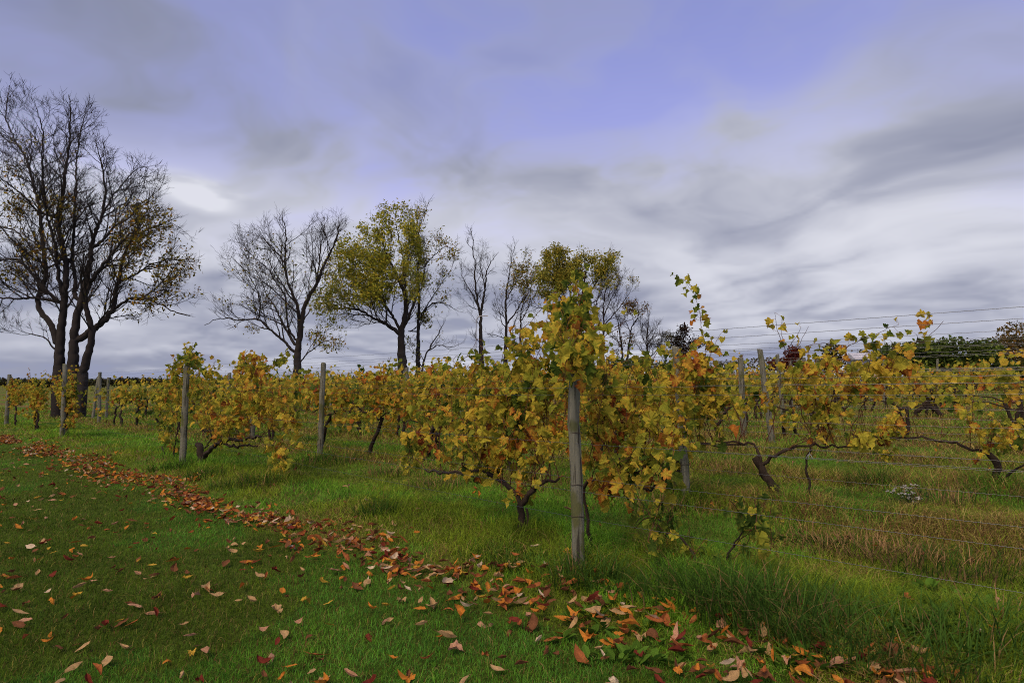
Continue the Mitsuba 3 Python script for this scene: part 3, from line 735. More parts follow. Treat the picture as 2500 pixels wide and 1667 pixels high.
for k, (row, u) in enumerate([(N, u) for N in np.arange(17.0, 37.1, 2.5) for u in (7.0 + (N * 3.7) % 4, 17 + (N * 3.7) % 4, 27 + (N * 3.7) % 4)]):
    x, y = xy(u, row)
    if abs(x / y) < 0.82:
        post(f"far weathered post of the {ORDS[int(round((row - ROW0) / GAP))]} row, {('nearest', 'middle', 'farthest')[k % 3]} one of that row", (x, y, gz(x, y)), (x + 0.05 * math.sin(k * 5), y, gz(x, y) + 1.85), 0.06, 40 + k, "far posts of the distant vine rows")

# ---------------------------------------------------------------- trellis wires
LINE = {0: [on_ground(1416, 1402), on_ground(446, 1132), on_ground(152, 1065)], 1: [on_ground(1679, 1226), on_ground(780, 1118), on_ground(242, 1032)]}
def along_posts(k, us):
    if k not in LINE:
        return ROW0 + GAP * k + 0 * us
    q = np.array([un(p[0], p[1]) for p in LINE[k]])
    return np.interp(us, q[:, 0], q[:, 1])



ROWN = ["front", "second", "third", "fourth", "fifth", "sixth", "seventh"]
HN = {1.81: "topmost wire", 1.765: "wire just under the topmost wire", 1.47: "upper middle wire", 1.41: "lower of the two upper middle wires", 1.04: "middle wire", 0.74: "cordon wire", 0.66: "wire just under the cordon wire", 0.43: "lowest wire"}
for k in range(7):
    N = ROW0 + GAP * k
    us = np.arange(max(N / 9 - 2.5, -3.0), 35.0, 0.5)
    for hi, h in enumerate(HN):
        if k >= 3 and h not in (1.81, 1.47, 0.74):
            continue
        g = np.random.default_rng(100 * k + hi)
        x, y = xy(us, along_posts(k, us) + 0.055 * (1 if hi % 2 else -1))
        sag = -0.02 * np.abs(np.sin(us * math.pi / 10.4 + 0.5 * k))
        z = gz(x, y, False) + 0.03 + h + sag + 0.03 * np.sin(us * 0.13 + k + h * 3)
        key = fresh("trellis_wire")
        scene[key] = mikit.ply(tube(np.stack([x, y, z], 1), 0.0013 + 0.0005 * k, 5), "m_wire", smooth=True)
        tag(key, f"{HN[h]} of the {ROWN[k]} vine row, thin grey steel", "wire", "steel wires of the vine trellis")

for key, (bx_, by_, tx_, ty_, rr_) in (("wooden_post", (1416, 1402, 1397, 835, 0.045)), ("wooden_post_004", (1679, 1226, 1650, 846, 0.046))):
    foot = on_ground(bx_, by_); top_ = at_depth(tx_, ty_, foot[1])
    for h in (0.43, 0.66, 1.04, 1.45):
        c = foot + (top_ - foot) * h / (top_[2] - foot[2])
        ang = np.linspace(0, 2 * np.pi, 25)
        rg = rr_ * 1.06 * (1.08 - 0.14 * h / 1.8)
        ring = c + np.stack([rg * np.cos(ang), rg * np.sin(ang), 0.004 * np.sin(3 * ang)], 1)
        part(key, "wire_loop", mikit.ply(tube(ring, 0.0022, 5, cap=False), "m_rust", smooth=True))
scene["m_rust"] = {"type": "principled", "base_color": {"type": "rgb", "value": [0.05, 0.035, 0.025]}, "roughness": 0.7}

# ---------------------------------------------------------------- grape leaves
HALF = [(0.00, 0.00), (0.10, -0.13), (0.27, -0.17), (0.41, -0.06), (0.50, 0.11), (0.41, 0.20), (0.56, 0.37), (0.53, 0.53), (0.36, 0.54), (0.31, 0.70), (0.21, 0.82), (0.10, 0.88), (0.0, 1.0)]
NSH = 6


def grape_leaf(seed, tone):
    g = np.random.default_rng(seed * 31 + tone)
    h = np.array(HALF)
    o = np.vstack([h, h[-2:0:-1] * [-1, 1]])
    o = (o - [0, .3]) * (1 + 0.26 * (g.random((len(o), 1)) - 0.55)) + [0, .3]
    v = np.vstack([[[0, 0.28]], o])
    x, y = v[:, 0], v[:, 1] - 0.3
    fold, cup, curl = 0.2 + 0.9 * g.random(), g.normal() * 0.5, -0.2 - 0.9 * g.random()
    z = fold * np.abs(x) * 0.6 + cup * x * x + curl * y * y + 0.10 * np.sin(7 * np.arctan2(y, x) + g.random() * 6) * np.hypot(x, y) + 0.05 * g.normal(size=len(v))
    n = len(o)
    k = np.arange(n)
    f = np.stack([0 * k, 1 + k, 1 + (k + 1) % n], 1)
    edge = tone + (0.15 + 0.5 * g.random() + 1.6 * (g.random() < 0.4)) * (g.random(n) < 0.6)
    c = np.vstack([[[max(tone - 0.35, 0), 1.05]], np.stack([np.clip(edge, 0, 8), 0.8 + 0.4 * g.random(n)], 1)])
    v = np.stack([v[:, 0], v[:, 1], z], 1)
    return v / 1.05, f, c


HI = [[grape_leaf(s, t) for t in range(len(PAL))] for s in range(NSH)]
HI_PLY = [[mikit.ply((v, f), "m_vine_leaf", uv=c) for (v, f, c) in row] for row in HI]
LOV = np.array([[0, 0.2, 0], [0, 0, 0.02], [0.42, -0.12, 0.10], [0.54, 0.45, 0.06], [0, 1.0, -0.15], [-0.54, 0.45, 0.10], [-0.42, -0.12, 0.06]])
LOF = np.array([[0, 1, 2], [0, 2, 3], [0, 3, 4], [0, 4, 5], [0, 5, 6], [0, 6, 1]])


class Leaves:
    def __init__(self):
        self.rows = []

    def add(self, p, axis, nrm, size, tone):
        self.rows.append((p, axis, nrm, np.broadcast_to(size, (len(p),)), tone))

    def arrays(self):
        p, a, n, s, t = (np.concatenate([r[k] for r in self.rows]) for k in range(5))
        a = unit(a)
        n = unit(n - a * (n * a).sum(1, keepdims=True))
        return p, a, n, s, t


def row_dir():
    return np.array([-math.sqrt(0.5), math.sqrt(0.5), 0]), np.array([math.sqrt(0.5), math.sqrt(0.5), 0])


UH, NH = row_dir()


def leaf_along(L, twigs, pts, s0, every, size, tone, g, spread=1.0):
    """Leaves in turn left and right along a cane, each on a short stalk."""
    curve, s = resample(pts, every)
    k = np.nonzero(s >= s0)[0]
    if not len(k):
        return
    p = curve[k]
    t = unit(np.gradient(curve, axis=0))[k]
    side = np.where(np.arange(len(k)) % 2 == 0, 1.0, -1.0)[:, None] * unit(np.cross(t, NH) + 0.8 * g.normal(size=p.shape))
    stalk = unit(side + 0.35 * g.normal(size=p.shape) + 0.2 * t - [0, 0, 0.15]) * (size * (0.35 + 0.5 * g.random((len(k), 1)))) * spread
    q = p + stalk
    face = np.where(g.random((len(k), 1)) < 0.72, -1.0, 1.0) * NH
    n = unit(face * (0.55 + 0.6 * g.random((len(k), 1))) + [0, 0, 0.45] + 0.55 * g.normal(size=p.shape))
    a = unit(unit(stalk) * 0.7 + [0, 0, -0.75] + 0.45 * g.normal(size=p.shape))
    L.add(q, a, n, size * (0.62 + 0.62 * g.random(len(k))) * (1 - 0.35 * s[k] ** 3), np.clip(np.round(tone - 1.0 + 1.15 * g.normal(size=len(k)) + 1.8 * (g.random(len(k)) < 0.08)), 0, 8).astype(int))
    if twigs is not None:
        twigs.append((p, q))


BARK, CANE = np.array((0.030, 0.022, 0.017)), np.array((0.085, 0.035, 0.022))


def wood_mesh(m, pts, r0, r1, col, sides, step, g, wob=0.15, lump=0.3):
    curve, s = resample(pts, step)
    if len(curve) > 3:
        curve[1:-1] += wob * step * 0.35 * g.normal(size=(len(curve) - 2, 3))
    r = r0 + (r1 - r0) * s
    v, f = tube(curve, r, sides, lump=lump, seed=int(g.integers(1e6)))
    m.add(v, f, col * (0.7 + 0.6 * g.random((len(v), 1))))


def finish_vine(key, label, group, trunks, arms, canes, L, stalks, seed, singles):
    """The vine's parts: each trunk, each arm, the canes, and its leaves (the largest ones each a part of its own)."""
    g = np.random.default_rng(seed)
    near = singles > 0
    for pts, r0, r1 in trunks:
        m = Mesh(); wood_mesh(m, pts, r0, r1, BARK, 9 if near else 6, 0.05 if near else 0.12, g, 0.5, 0.5)
        part(key, "trunk", m.shape("m_bark", True))
    for pts, r0, r1 in arms:
        m = Mesh(); wood_mesh(m, pts, r0, r1, BARK * 1.25, 7 if near else 5, 0.06 if near else 0.2, g, 0.5, 0.5)
        part(key, "arm", m.shape("m_bark", True))
    m = Mesh()
    for pts, r0, r1 in canes:
        wood_mesh(m, pts, r0, r1, CANE, 5 if near else 3, 0.07 if near else 0.3, g, 0.3, 0.2)
    if near and stalks:
        p, q = np.vstack([x[0] for x in stalks]), np.vstack([x[1] for x in stalks])
        v, f = prisms(p, q, 0.0016, 0.0012)
        m.add(v, f, np.array((0.25, 0.12, 0.04)))
    if canes:
        part(key, "canes", m.shape("m_bark"), kind="stuff")
    p, a, n, s, t = L.arrays()
    sd = np.cross(a, n)
    order = np.argsort(-(s / np.linalg.norm(p - EYE, axis=1)))
    one = order[:singles] if near else []
    for i in one:
        M = np.eye(4)
        M[:3, 0], M[:3, 1], M[:3, 2], M[:3, 3] = sd[i] * s[i], a[i] * s[i], n[i] * s[i], p[i]
        part(key, "leaf", {**HI_PLY[int(g.integers(NSH))][t[i]], "to_world": T(M.tolist())})
    rest = order[singles:] if near else order
    if len(rest):
        m = Mesh()
        if near:
            sh = g.integers(0, NSH, len(rest))
            for S in range(NSH):
                for tone in range(len(PAL)):
                    w = rest[(sh == S) & (t[rest] == tone)]
                    if len(w):
                        v0, f0, c0_ = HI[S][tone]
                        v = p[w][:, None] + s[w][:, None, None] * (v0[None, :, :1] * sd[w][:, None] + v0[None, :, 1:2] * a[w][:, None] + v0[None, :, 2:] * n[w][:, None])
                        m.add(v.reshape(-1, 3), (f0[None] + (np.arange(len(w)) * len(v0))[:, None, None]).reshape(-1, 3), np.tile(c0_, (len(w), 1)))
        else:
            w = rest
            v = p[w][:, None] + s[w][:, None, None] * (LOV[None, :, :1] * sd[w][:, None] + LOV[None, :, 1:2] * a[w][:, None] + LOV[None, :, 2:] * n[w][:, None])
            c = np.stack([np.clip(t[w][:, None] + 0.7 * (g.random((len(w), 7)) - 0.3), 0, 8), 0.75 + 0.5 * g.random((len(w), 7))], -1)
            m.add(v.reshape(-1, 3), (LOF[None] + (np.arange(len(w)) * 7)[:, None, None]).reshape(-1, 3), c.reshape(-1, 2))
        part(key, "leaves", m.shape("m_vine_leaf"), kind="stuff")
    tag(key, label, "grapevine", group)


def traced_vine(label, group, N, trunks, arms, canes, blobs, shoots, seed, singles=300, size=0.100, reach=1.0):
    """Lines and clumps in photograph pixels, all in the plane of the vine row N. blobs: (x, y, rx, ry, shoots, tone); shoots: (points, tone, spacing)."""
    g = np.random.default_rng(seed)
    key = fresh("grapevine")
    W = lambda pts: at_row(np.array(pts, float)[:, 0], np.array(pts, float)[:, 1], N)
    tr, ar, ca, L, st = [], [], [], Leaves(), []
    for pts, w0, w1 in trunks:
        p = W(pts)
        p[0, 2] = gz(p[0, 0], p[0, 1]) - 0.08
        d = np.linalg.norm(p[0] - EYE) / FOC / 2
        tr.append((p, w0 * d, w1 * d))
    for pts, w0, w1 in arms:
        p = W(pts)
        d = np.linalg.norm(p[0] - EYE) / FOC / 2
        p[1:] += np.cumsum(0.012 * g.normal(size=(len(p) - 1, 1)), 0) * NH
        ar.append((p, w0 * d, w1 * d))
    wood = np.vstack([resample(p, 0.1)[0] for p, _, _ in tr + ar]) if tr + ar else None
    for pts, tone in canes:
        p = W(pts)
        p += (np.linspace(0, 1, len(p))[:, None] * 0.14 * g.normal()) * NH
        ca.append((p, 0.0045, 0.0022))
        if tone is not None:
            leaf_along(L, st, p, 0.35, 0.075, size, tone, g)
    for pts, tone, every in shoots:
        p = W(pts)
        p += (np.linspace(0, 1, len(p))[:, None] ** 2 * 0.12 * g.normal()) * NH
        ca.append((p, 0.004, 0.0015))
        leaf_along(L, st, p, 0.05, every, size * 0.95, tone, g)
    for (x, y, rx, ry, cnt, tone, *dn) in blobs:
        for _ in range(cnt):
            q = g.normal(size=2) * 0.5
            c = at_row(x + rx * q[0], y + ry * q[1], N + (dn[0] if dn else 0.0) + 0.17 * g.normal())
            up = unit(np.array([0.55 * g.normal(), 0.55 * g.normal(), 0.75 + 0.5 * g.random()]) * (1 if g.random() < 0.8 else -1))
            ln = (0.22 + 0.30 * g.random()) * reach
            a0, a1 = c - up * ln * 0.5, c + up * ln * 0.5
            mid = c + 0.04 * g.normal(size=3)
            if wood is not None and g.random() < 0.30:
                w = wood[np.linalg.norm(wood - a0, axis=1).argsort()[g.integers(0, 6)]]
                if np.linalg.norm(w - a0) < 0.9:
                    ca.append((np.array([w, 0.6 * w + 0.4 * a0 + [0, 0, 0.05], a0, mid, a1]), 0.0042, 0.002))
                else:
                    ca.append((np.array([a0, mid, a1]), 0.003, 0.0018))
            else:
                ca.append((np.array([a0, mid, a1]), 0.003, 0.0018))
            leaf_along(L, st, np.array([a0, mid, a1]), 0.0, 0.062, size, tone + 0.5 * g.normal(), g)
    finish_vine(key, label, group, tr, ar, ca, L, st, seed, singles)


def row_vine(label, group, N, u, seed, lod, tone=3.6, dense=1.0, top=1.75, stems=1, lean=0.0):
    """A vine of the rows behind: trunk, two arms along the wire, upright canes with leaves. lod 0 near, 1 middle, 2 far."""
    g = np.random.default_rng(seed)
    key = fresh("grapevine")
    at = lambda du, dn, h: np.array([*xy(u + du, N + dn), 0.0]) + [0, 0, float(gz(*xy(u + du, N + dn), False)) + 0.08 + h]
    tr, ar, ca, L, st = [], [], [], Leaves(), []
    hw = 0.62 + 0.16 * g.random()
    for k in range(stems):
        o, lean_k = 0.16 * (k - (stems - 1) / 2), lean + 0.10 * g.normal()
        tr.append((np.array([at(o, 0, -0.15), at(o + 0.35 * lean_k, 0.03 * g.normal(), 0.25), at(o * .8 + 0.7 * lean_k, 0.03 * g.normal(), 0.5), at(lean_k, 0, hw)]), 0.042, 0.03))
    reach = 0.95
    for sgn in (-1, 1):
        ar.append((np.array([at(lean, 0, hw - 0.04), at(lean + sgn * 0.2, 0.02 * g.normal(), hw + 0.08), at(sgn * 0.55, 0.03 * g.normal(), hw + 0.1), at(sgn * reach, 0, hw + 0.1)]), 0.016, 0.007))
    size = (0.108, 0.118, 0.145)[lod]
    n = int((15, 12, 9)[lod] * dense + g.random())
    for k in range(n):
        s0 = (g.random() * 2 - 1) * reach
        t1 = top * (0.72 + 0.30 * g.random())
        if g.random() < 0.14:
            t1 = top + 0.25 * g.random()
        if g.random() < 0.2:
            t1 = hw - 0.05 - 0.3 * g.random()
        dn = 0.20 * g.normal()
        p = np.array([at(s0, 0, hw + 0.1), at(s0 + 0.15 * g.normal(), 0.4 * dn, hw + 0.35 * (t1 - hw) + .05), at(s0 + 0.25 * g.normal(), 0.8 * dn, hw + 0.75 * (t1 - hw)), at(s0 + 0.35 * g.normal(), 1.1 * dn, t1)])
        ca.append((p, 0.0045, 0.002))
        leaf_along(L, st if lod == 0 else None, p, 0.05, (0.060, 0.075, 0.115)[lod], size, tone + 0.7 * g.normal(), g)
        if g.random() < 0.7:
            b = p[1 + int(g.integers(0, 2))]
            q = np.array([b, b + 0.16 * g.normal(size=3), b + 0.26 * g.normal(size=3) + [0, 0, -0.06]])
            leaf_along(L, None, q, 0.0, (0.055, 0.07, 0.11)[lod], size, tone + 0.8 * g.normal(), g)
    finish_vine(key, label, group, tr, ar, ca, L, st, seed, 0 if lod else 110)


VG = "grapevines of the front rows"
traced_vine("large yellow and orange vine with a forked trunk left of the front post", VG, ROW0 - 0.2,
    [([(1259, 1325), (1266, 1306), (1276, 1287), (1272, 1262), (1275, 1240), (1273, 1226)], 22, 17), ([(1266, 1314), (1286, 1294), (1291, 1268), (1285, 1240)], 7, 5)],
    [([(1271, 1232), (1264, 1217), (1248, 1194), (1232, 1175), (1207, 1161), (1169, 1144), (1132, 1154), (1086, 1152), (1037, 1146)], 13, 5), ([(1276, 1230), (1284, 1221), (1294, 1200), (1308, 1183), (1322, 1174), (1360, 1168)], 14, 6)],
    [([(1165, 1115), (1186, 1032), (1219, 953), (1262, 888)], None), ([(1172, 1120), (1200, 1020), (1212, 975), (1245, 905)], 3.4), ([(1312, 1150), (1350, 1086), (1352, 1007), (1348, 965)], 4), ([(1265, 1173), (1267, 1123), (1273, 1060), (1268, 1000)], 4.2),
     ([(1290, 1010), (1306, 966), (1331, 937), (1341, 890)], 3), ([(1330, 1170), (1372, 1010), (1388, 880), (1402, 760)], 3), ([(1395, 900), (1450, 835), (1505, 798), (1550, 768)], None), ([(1140, 1150), (1120, 1060), (1150, 960), (1190, 900)], 3.4), ([(1075, 1150), (1060, 1060), (1085, 960), (1110, 890)], 3.2)],
    [(1180, 1000, 95, 90, 13, 3.8), (1290, 945, 85, 80, 13, 3.4), (1110, 1040, 60, 80, 8, 3.2), (1240, 1080, 100, 50, 10, 3.7), (1330, 1040, 50, 90, 7, 4.3), (1150, 895, 60, 40, 6, 3.2), (1270, 858, 60, 40, 7, 2.9), (1375, 845, 60, 60, 9, 2.9), (1402, 856, 25, 24, 11, 3.2, -0.62), (1398, 835, 30, 20, 5, 2.7, -0.55), (1392, 765, 42, 34, 6, 2.6, -0.3), (1412, 720, 26, 24, 3, 2.4, -0.3), (1100, 1095, 50, 30, 5, 3.5), (1003, 1095, 16, 45, 5, 3.0), (1200, 1125, 50, 22, 4, 3.6), (1300, 1150, 30, 20, 3, 3.8), (1385, 920, 35, 40, 3, 3.4), (1030, 1010, 50, 60, 5, 3.6), (1310, 1130, 40, 30, 3, 3.6), (1180, 1110, 55, 30, 2, 3.6), (1345, 780, 50, 35, 4, 3.6), (1440, 830, 35, 40, 3, 3.4), (1255, 1000, 40, 60, 5, 1.2), (1060, 940, 40, 40, 2, 3.2)],
    [([(1392, 830), (1398, 760), (1405, 705), (1412, 672)], 2.2, 0.06), ([(1400, 790), (1425, 740), (1430, 700)], 2.6, 0.07), ([(1375, 800), (1372, 750), (1385, 715)], 2.0, 0.07), ([(1500, 800), (1525, 785), (1548, 769)], 4.5, 0.12), ([(1000, 1040), (1006, 1085), (1000, 1120), (1012, 1165)], 2.8, 0.06), ([(985, 1035), (1010, 1050), (1012, 1100)], 7.6, 0.07), ([(1120, 905), (1105, 880), (1100, 868)], 1.4, 0.06)], 201)
traced_vine("yellow leaved vine with drooping dark arms just right of the front post", VG, ROW0 - 0.15,
    [([(1437, 1400), (1440, 1330), (1432, 1260), (1425, 1190)], 9, 7)],
    [([(1425, 1190), (1440, 1168), (1500, 1162), (1545, 1150), (1600, 1140)], 8, 4), ([(1560, 1190), (1590, 1190), (1612, 1185), (1624, 1165)], 6, 4)],
    [([(1450, 1140), (1457, 1044), (1470, 1000), (1503, 952)], 3.6), ([(1530, 1120), (1544, 1034), (1562, 993), (1575, 940)], 3.8), ([(1575, 1180), (1598, 1155), (1616, 1120)], 3.5), ([(1500, 1165), (1485, 1080), (1440, 940), (1500, 930), (1540, 945)], 3.8)],
    [(1500, 960, 60, 50, 6, 3.4), (1560, 935, 45, 45, 5, 3.0), (1590, 1050, 50, 50, 6, 3.7), (1510, 1070, 70, 55, 8, 3.8), (1555, 1125, 55, 40, 7, 3.0), (1490, 1150, 40, 34, 4, 3.9), (1460, 1090, 25, 60, 3, 3.9), (1545, 1165, 25, 25, 2, 0.6), (1465, 1000, 30, 50, 3, 4.2), (1590, 1160, 30, 24, 2, 3.2)],
    [([(1480, 1160), (1478, 1200), (1490, 1235)], 5.0, 0.07), ([(1500, 985), (1516, 1010), (1508, 1050)], 7.4, 0.08)], 202)
traced_vine("small low regrowing vine with dull green leaves right of the front post", VG, ROW0 - 0.1,
    [([(1712, 1440), (1706, 1415), (1712, 1395), (1702, 1370)], 14, 9), ([(1770, 1445), (1768, 1400), (1778, 1350)], 5, 3)],
    [([(1704, 1375), (1680, 1330), (1640, 1290), (1600, 1262)], 6, 3), ([(1776, 1352), (1790, 1320), (1812, 1296)], 5, 3)],
    [],
    [(1590, 1258, 30, 16, 3, 1.6), (1645, 1296, 30, 18, 4, 1.0), (1855, 1265, 32, 22, 5, 1.2), (1695, 1330, 18, 20, 2, 1.0), (1775, 1390, 14, 24, 1, 1.6), (1820, 1295, 20, 12, 1, 1.2), (1740, 1412, 25, 18, 1, 1.5)],
    [([(1776, 1352), (1800, 1312), (1840, 1288), (1880, 1270)], 1.2, 0.09), ([(1820, 1420), (1828, 1395), (1832, 1375)], 1.4, 0.07)], 203, 200, 0.082)
traced_vine("orange and yellow vine with one tall shoot reaching high above the wires", VG, ROW0 + GAP,
    [([(1655, 1230), (1650, 1180), (1656, 1130), (1648, 1080)], 14, 10)],
    [([(1650, 1090), (1700, 1082), (1760, 1086), (1820, 1085)], 7, 4), ([(1648, 1085), (1610, 1060), (1580, 1065)], 7, 4)],
    [([(1630, 1075), (1660, 1010), (1700, 960), (1720, 900)], 4), ([(1690, 1080), (1645, 1000), (1630, 930), (1640, 880)], 4.4), ([(1585, 960), (1610, 930), (1662, 912)], None), ([(1720, 985), (1770, 970), (1812, 960)], 3.2), ([(1800, 1082), (1850, 1000), (1910, 940), (1940, 870)], None), ([(1745, 1080), (1760, 1010), (1740, 940)], 3.8)],
    [(1690, 900, 55, 24, 11, 4.4), (1658, 905, 22, 26, 6, 4.4, -0.55), (1666, 985, 22, 40, 6, 3.9, -0.55), (1672, 1050, 22, 20, 3, 3.8, -0.55), (1640, 935, 34, 34, 6, 4.8), (1725, 925, 40, 32, 7, 3.2), (1690, 980, 50, 40, 7, 3.9), (1640, 1035, 34, 34, 4, 4.2), (1765, 975, 30, 26, 3, 3.0), (1745, 1045, 30, 30, 2, 3.2), (1690, 1068, 36, 20, 2, 3.5)],
    [([(1720, 905), (1725, 860), (1716, 820), (1713, 780), (1706, 740), (1692, 700), (1676, 682)], 3.4, 0.045), ([(1712, 790), (1706, 770), (1700, 755)], 6.3, 0.05), ([(1690, 700), (1680, 688), (1670, 680)], 1.8, 0.05), ([(1730, 880), (1740, 840), (1745, 810)], 2.6, 0.06), ([(1755, 870), (1770, 866), (1775, 862)], 3.0, 0.07)], 204, 280, 0.108, 0.8)
traced_vine("sparse vine with a bent black trunk and long canes rising to the right", VG, ROW0 + GAP + 0.03,
    [([(1936, 1246), (1908, 1214), (1883, 1184), (1866, 1158), (1858, 1135), (1850, 1122), (1842, 1116)], 19, 17), ([(1980, 1222), (1974, 1180), (1967, 1140), (1975, 1105), (1988, 1082)], 6, 4)],
    [([(1860, 1134), (1883, 1118), (1908, 1102), (1934, 1091), (2000, 1088), (2090, 1094)], 9, 3), ([(1858, 1130), (1856, 1100), (1850, 1084), (1800, 1080), (1740, 1078)], 6, 4)],
    [([(1925, 1095), (2000, 1055), (2038, 1024), (2074, 983), (2107, 955), (2148, 927), (2194, 884), (2230, 843), (2265, 805), (2290, 780)], None), ([(1990, 1088), (1955, 1010), (1940, 930), (1917, 867), (1902, 803), (1905, 772)], None), ([(1870, 1080), (1910, 960), (1935, 854), (1963, 795)], None), ([(2010, 1085), (2030, 1000), (2060, 930), (2063, 850)], 4.2), ([(1890, 1060), (1870, 1000), (1850, 960)], 4), ([(2080, 1090), (2076, 1040), (2085, 1000)], None), ([(1980, 1060), (1960, 1000), (1935, 940)], 4.4), ([(1925, 1100), (1960, 1060), (2010, 1030)], 4.6), ([(2120, 1090), (2105, 1040), (2110, 1010)], None)],
    [(1935, 900, 45, 28, 5, 4.4), (1965, 985, 45, 45, 4, 3.6), (2050, 960, 50, 55, 6, 3.9), (2115, 925, 45, 30, 4, 4.3), (2190, 865, 26, 20, 4, 5.0), (2010, 880, 40, 26, 4, 3.7), (2095, 885, 40, 36, 4, 3.6), (2030, 1030, 40, 30, 2, 4.4), (2090, 1060, 24, 20, 2, 3.8), (2185, 900, 22, 14, 1, 4.6), (1980, 930, 40, 30, 3, 4.0), (1850, 950, 20, 24, 2, 3.4)],
    [([(1917, 867), (1906, 820), (1902, 790), (1906, 765)], 4.2, 0.08), ([(1925, 850), (1950, 815), (1962, 800)], 3.4, 0.10), ([(1970, 845), (1990, 835), (2010, 840)], 3.4, 0.09), ([(2061, 853), (2084, 833), (2110, 825), (2143, 815), (2173, 803), (2199, 794)], 2.4, 0.05), ([(2232, 842), (2245, 826), (2240, 815)], 3.8, 0.045), ([(2240, 834), (2255, 832), (2262, 836)], 2.8, 0.06), ([(2262, 780), (2275, 774), (2290, 776)], 3.8, 0.06)], 205, 260, 0.105, 0.7)
traced_vine("vine with one thick bare arm stretching left from a curved trunk", VG, ROW0 + 2 * GAP,
    [([(2431, 1200), (2432, 1176), (2435, 1145), (2429, 1122), (2413, 1107)], 15, 11)],
    [([(2416, 1108), (2403, 1106), (2378, 1098), (2344, 1083), (2306, 1078), (2255, 1070), (2224, 1064), (2189, 1069), (2143, 1066), (2080, 1060)], 6, 3), ([(2456, 1165), (2480, 1140), (2510, 1128)], 5, 3)],
    [([(2240, 1066), (2238, 1035), (2230, 1000)], None), ([(2190, 1068), (2182, 1040), (2186, 1020)], 4), ([(2118, 1066), (2110, 1030), (2112, 990)], None), ([(2410, 1105), (2420, 1060), (2424, 1000)], None), ([(2300, 1078), (2290, 1050), (2294, 1020)], None)],
    [(2165, 1046, 24, 10, 4, 5.2), (2195, 1035, 20, 8, 2, 3.6), (2100, 1062, 20, 18, 4, 3.2), (2470, 1056, 45, 9, 8, 3.4), (2415, 1065, 20, 14, 2, 4.4), (2170, 1078, 30, 8, 3, 3.2), (2360, 985, 25, 20, 3, 4.2)],
    [], 206, 90, 0.105)
traced_vine("yellow vine with a cut stump and a thick sideways arm beside the leaf capped post", VG, ROW0,
    [([(492, 1155), (491, 1132), (490, 1106), (488, 1092), (481, 1085)], 17, 12), ([(424, 1130), (426, 1100), (434, 1040)], 3, 2.5)],
    [([(492, 1132), (496, 1122), (503, 1108), (518, 1096), (533, 1083), (548, 1075), (566, 1069), (584, 1073), (640, 1066)], 11, 4), ([(545, 1078), (560, 1088), (575, 1090), (597, 1086), (620, 1090)], 6, 3), ([(500, 1094), (512, 1076), (518, 1058), (507, 1044)], 3, 2.5), ([(412, 1130), (402, 1108), (397, 1090)], 4, 3)],
    [([(612, 1070), (615, 1009), (620, 968), (638, 943), (664, 912)], None), ([(632, 1085), (636, 1050), (640, 1030)], None), ([(560, 1070), (570, 1010), (560, 950)], 4), ([(600, 1070), (590, 1000), (600, 930), (610, 880)], 3.8), ([(436, 1110), (438, 1000), (470, 900)], 3.4), ([(655, 1080), (664, 1050), (670, 1010)], None)],
    [(410, 965, 32, 45, 20, 2.9), (405, 1040, 26, 36, 13, 2.6), (425, 1085, 14, 16, 3, 3.2), (462, 876, 24, 14, 22, 2.4), (492, 950, 26, 60, 20, 3.5), (527, 1040, 8, 34, 8, 4.3), (575, 1000, 48, 50, 30, 3.8), (640, 970, 50, 55, 34, 3.9), (690, 1015, 35, 35, 16, 3.8), (612, 890, 34, 28, 16, 4.2), (684, 1110, 16, 26, 12, 4.2), (425, 910, 22, 22, 9, 2.9), (560, 1055, 30, 12, 4, 3.0), (500, 1000, 22, 30, 6, 4.2)],
    [([(465, 880), (470, 858), (471, 836)], 1.8, 0.055), ([(500, 920), (515, 908), (530, 896), (548, 880)], 2.8, 0.14), ([(502, 906), (515, 904), (526, 902)], 2.6, 0.035), ([(645, 905), (670, 885), (690, 868), (708, 858)], 2.5, 0.04), ([(600, 890), (612, 878), (634, 880)], 3.6, 0.06)], 207, 300, 0.112, 0.75)

# the two vines at the far left end of the front row
G0 = "golden vines at the far left end of the front row"
for k, (px, py, st, txt) in enumerate([(72, 1052, 2, "golden vine on a pair of black stems left of the post under the bare tree"), (146, 1064, 2, "golden vine on two black stems beside the grey post under the big bare tree"), (30, 1040, 1, "golden vine by the post at the far left edge")]):
    p = on_ground(px, py)
    u, n = un(p[0], p[1])
    row_vine(txt, G0, ROW0, u, 230 + k, 0, 3.9, 1.35, 1.9, st, 0.12)

# the rows behind
ORD = ["front", "second", "third", "fourth", "fifth", "sixth", "seventh", "eighth", "ninth", "tenth", "eleventh", "twelfth", "thirteenth", "fourteenth"]
special = {1: [(on_ground(855, 1098), 2, "vine on two dark stems in the second row right of the bare topped post"), (on_ground(290, 1036), 1, "vine with a slanting black stem in the second row, left of a slanting pair"), (on_ground(333, 1042), 2, "vine on two slanting black stems, second row, left of the leaf capped post")]}
MARKS = [(23, "far left post"), (155, "post under the big tree"), (243, "pale straight post"), (450, "leaf capped post"), (560, "thin post top"), (727, "leafy tufted tree"), (785, "bare topped post"), (978, "stout leafy tree"), (1175, "narrow bare tree"), (1290, "front forked vine"), (1405, "thick front post"), (1550, "drooping front vine"), (1700, "tall shoot"), (1812, "flat topped post"), (1865, "mossy leaning post"), (2030, "dark rounded tree"), (2260, "leafless bowed vine"), (2425, "thick bare arm's trunk")]
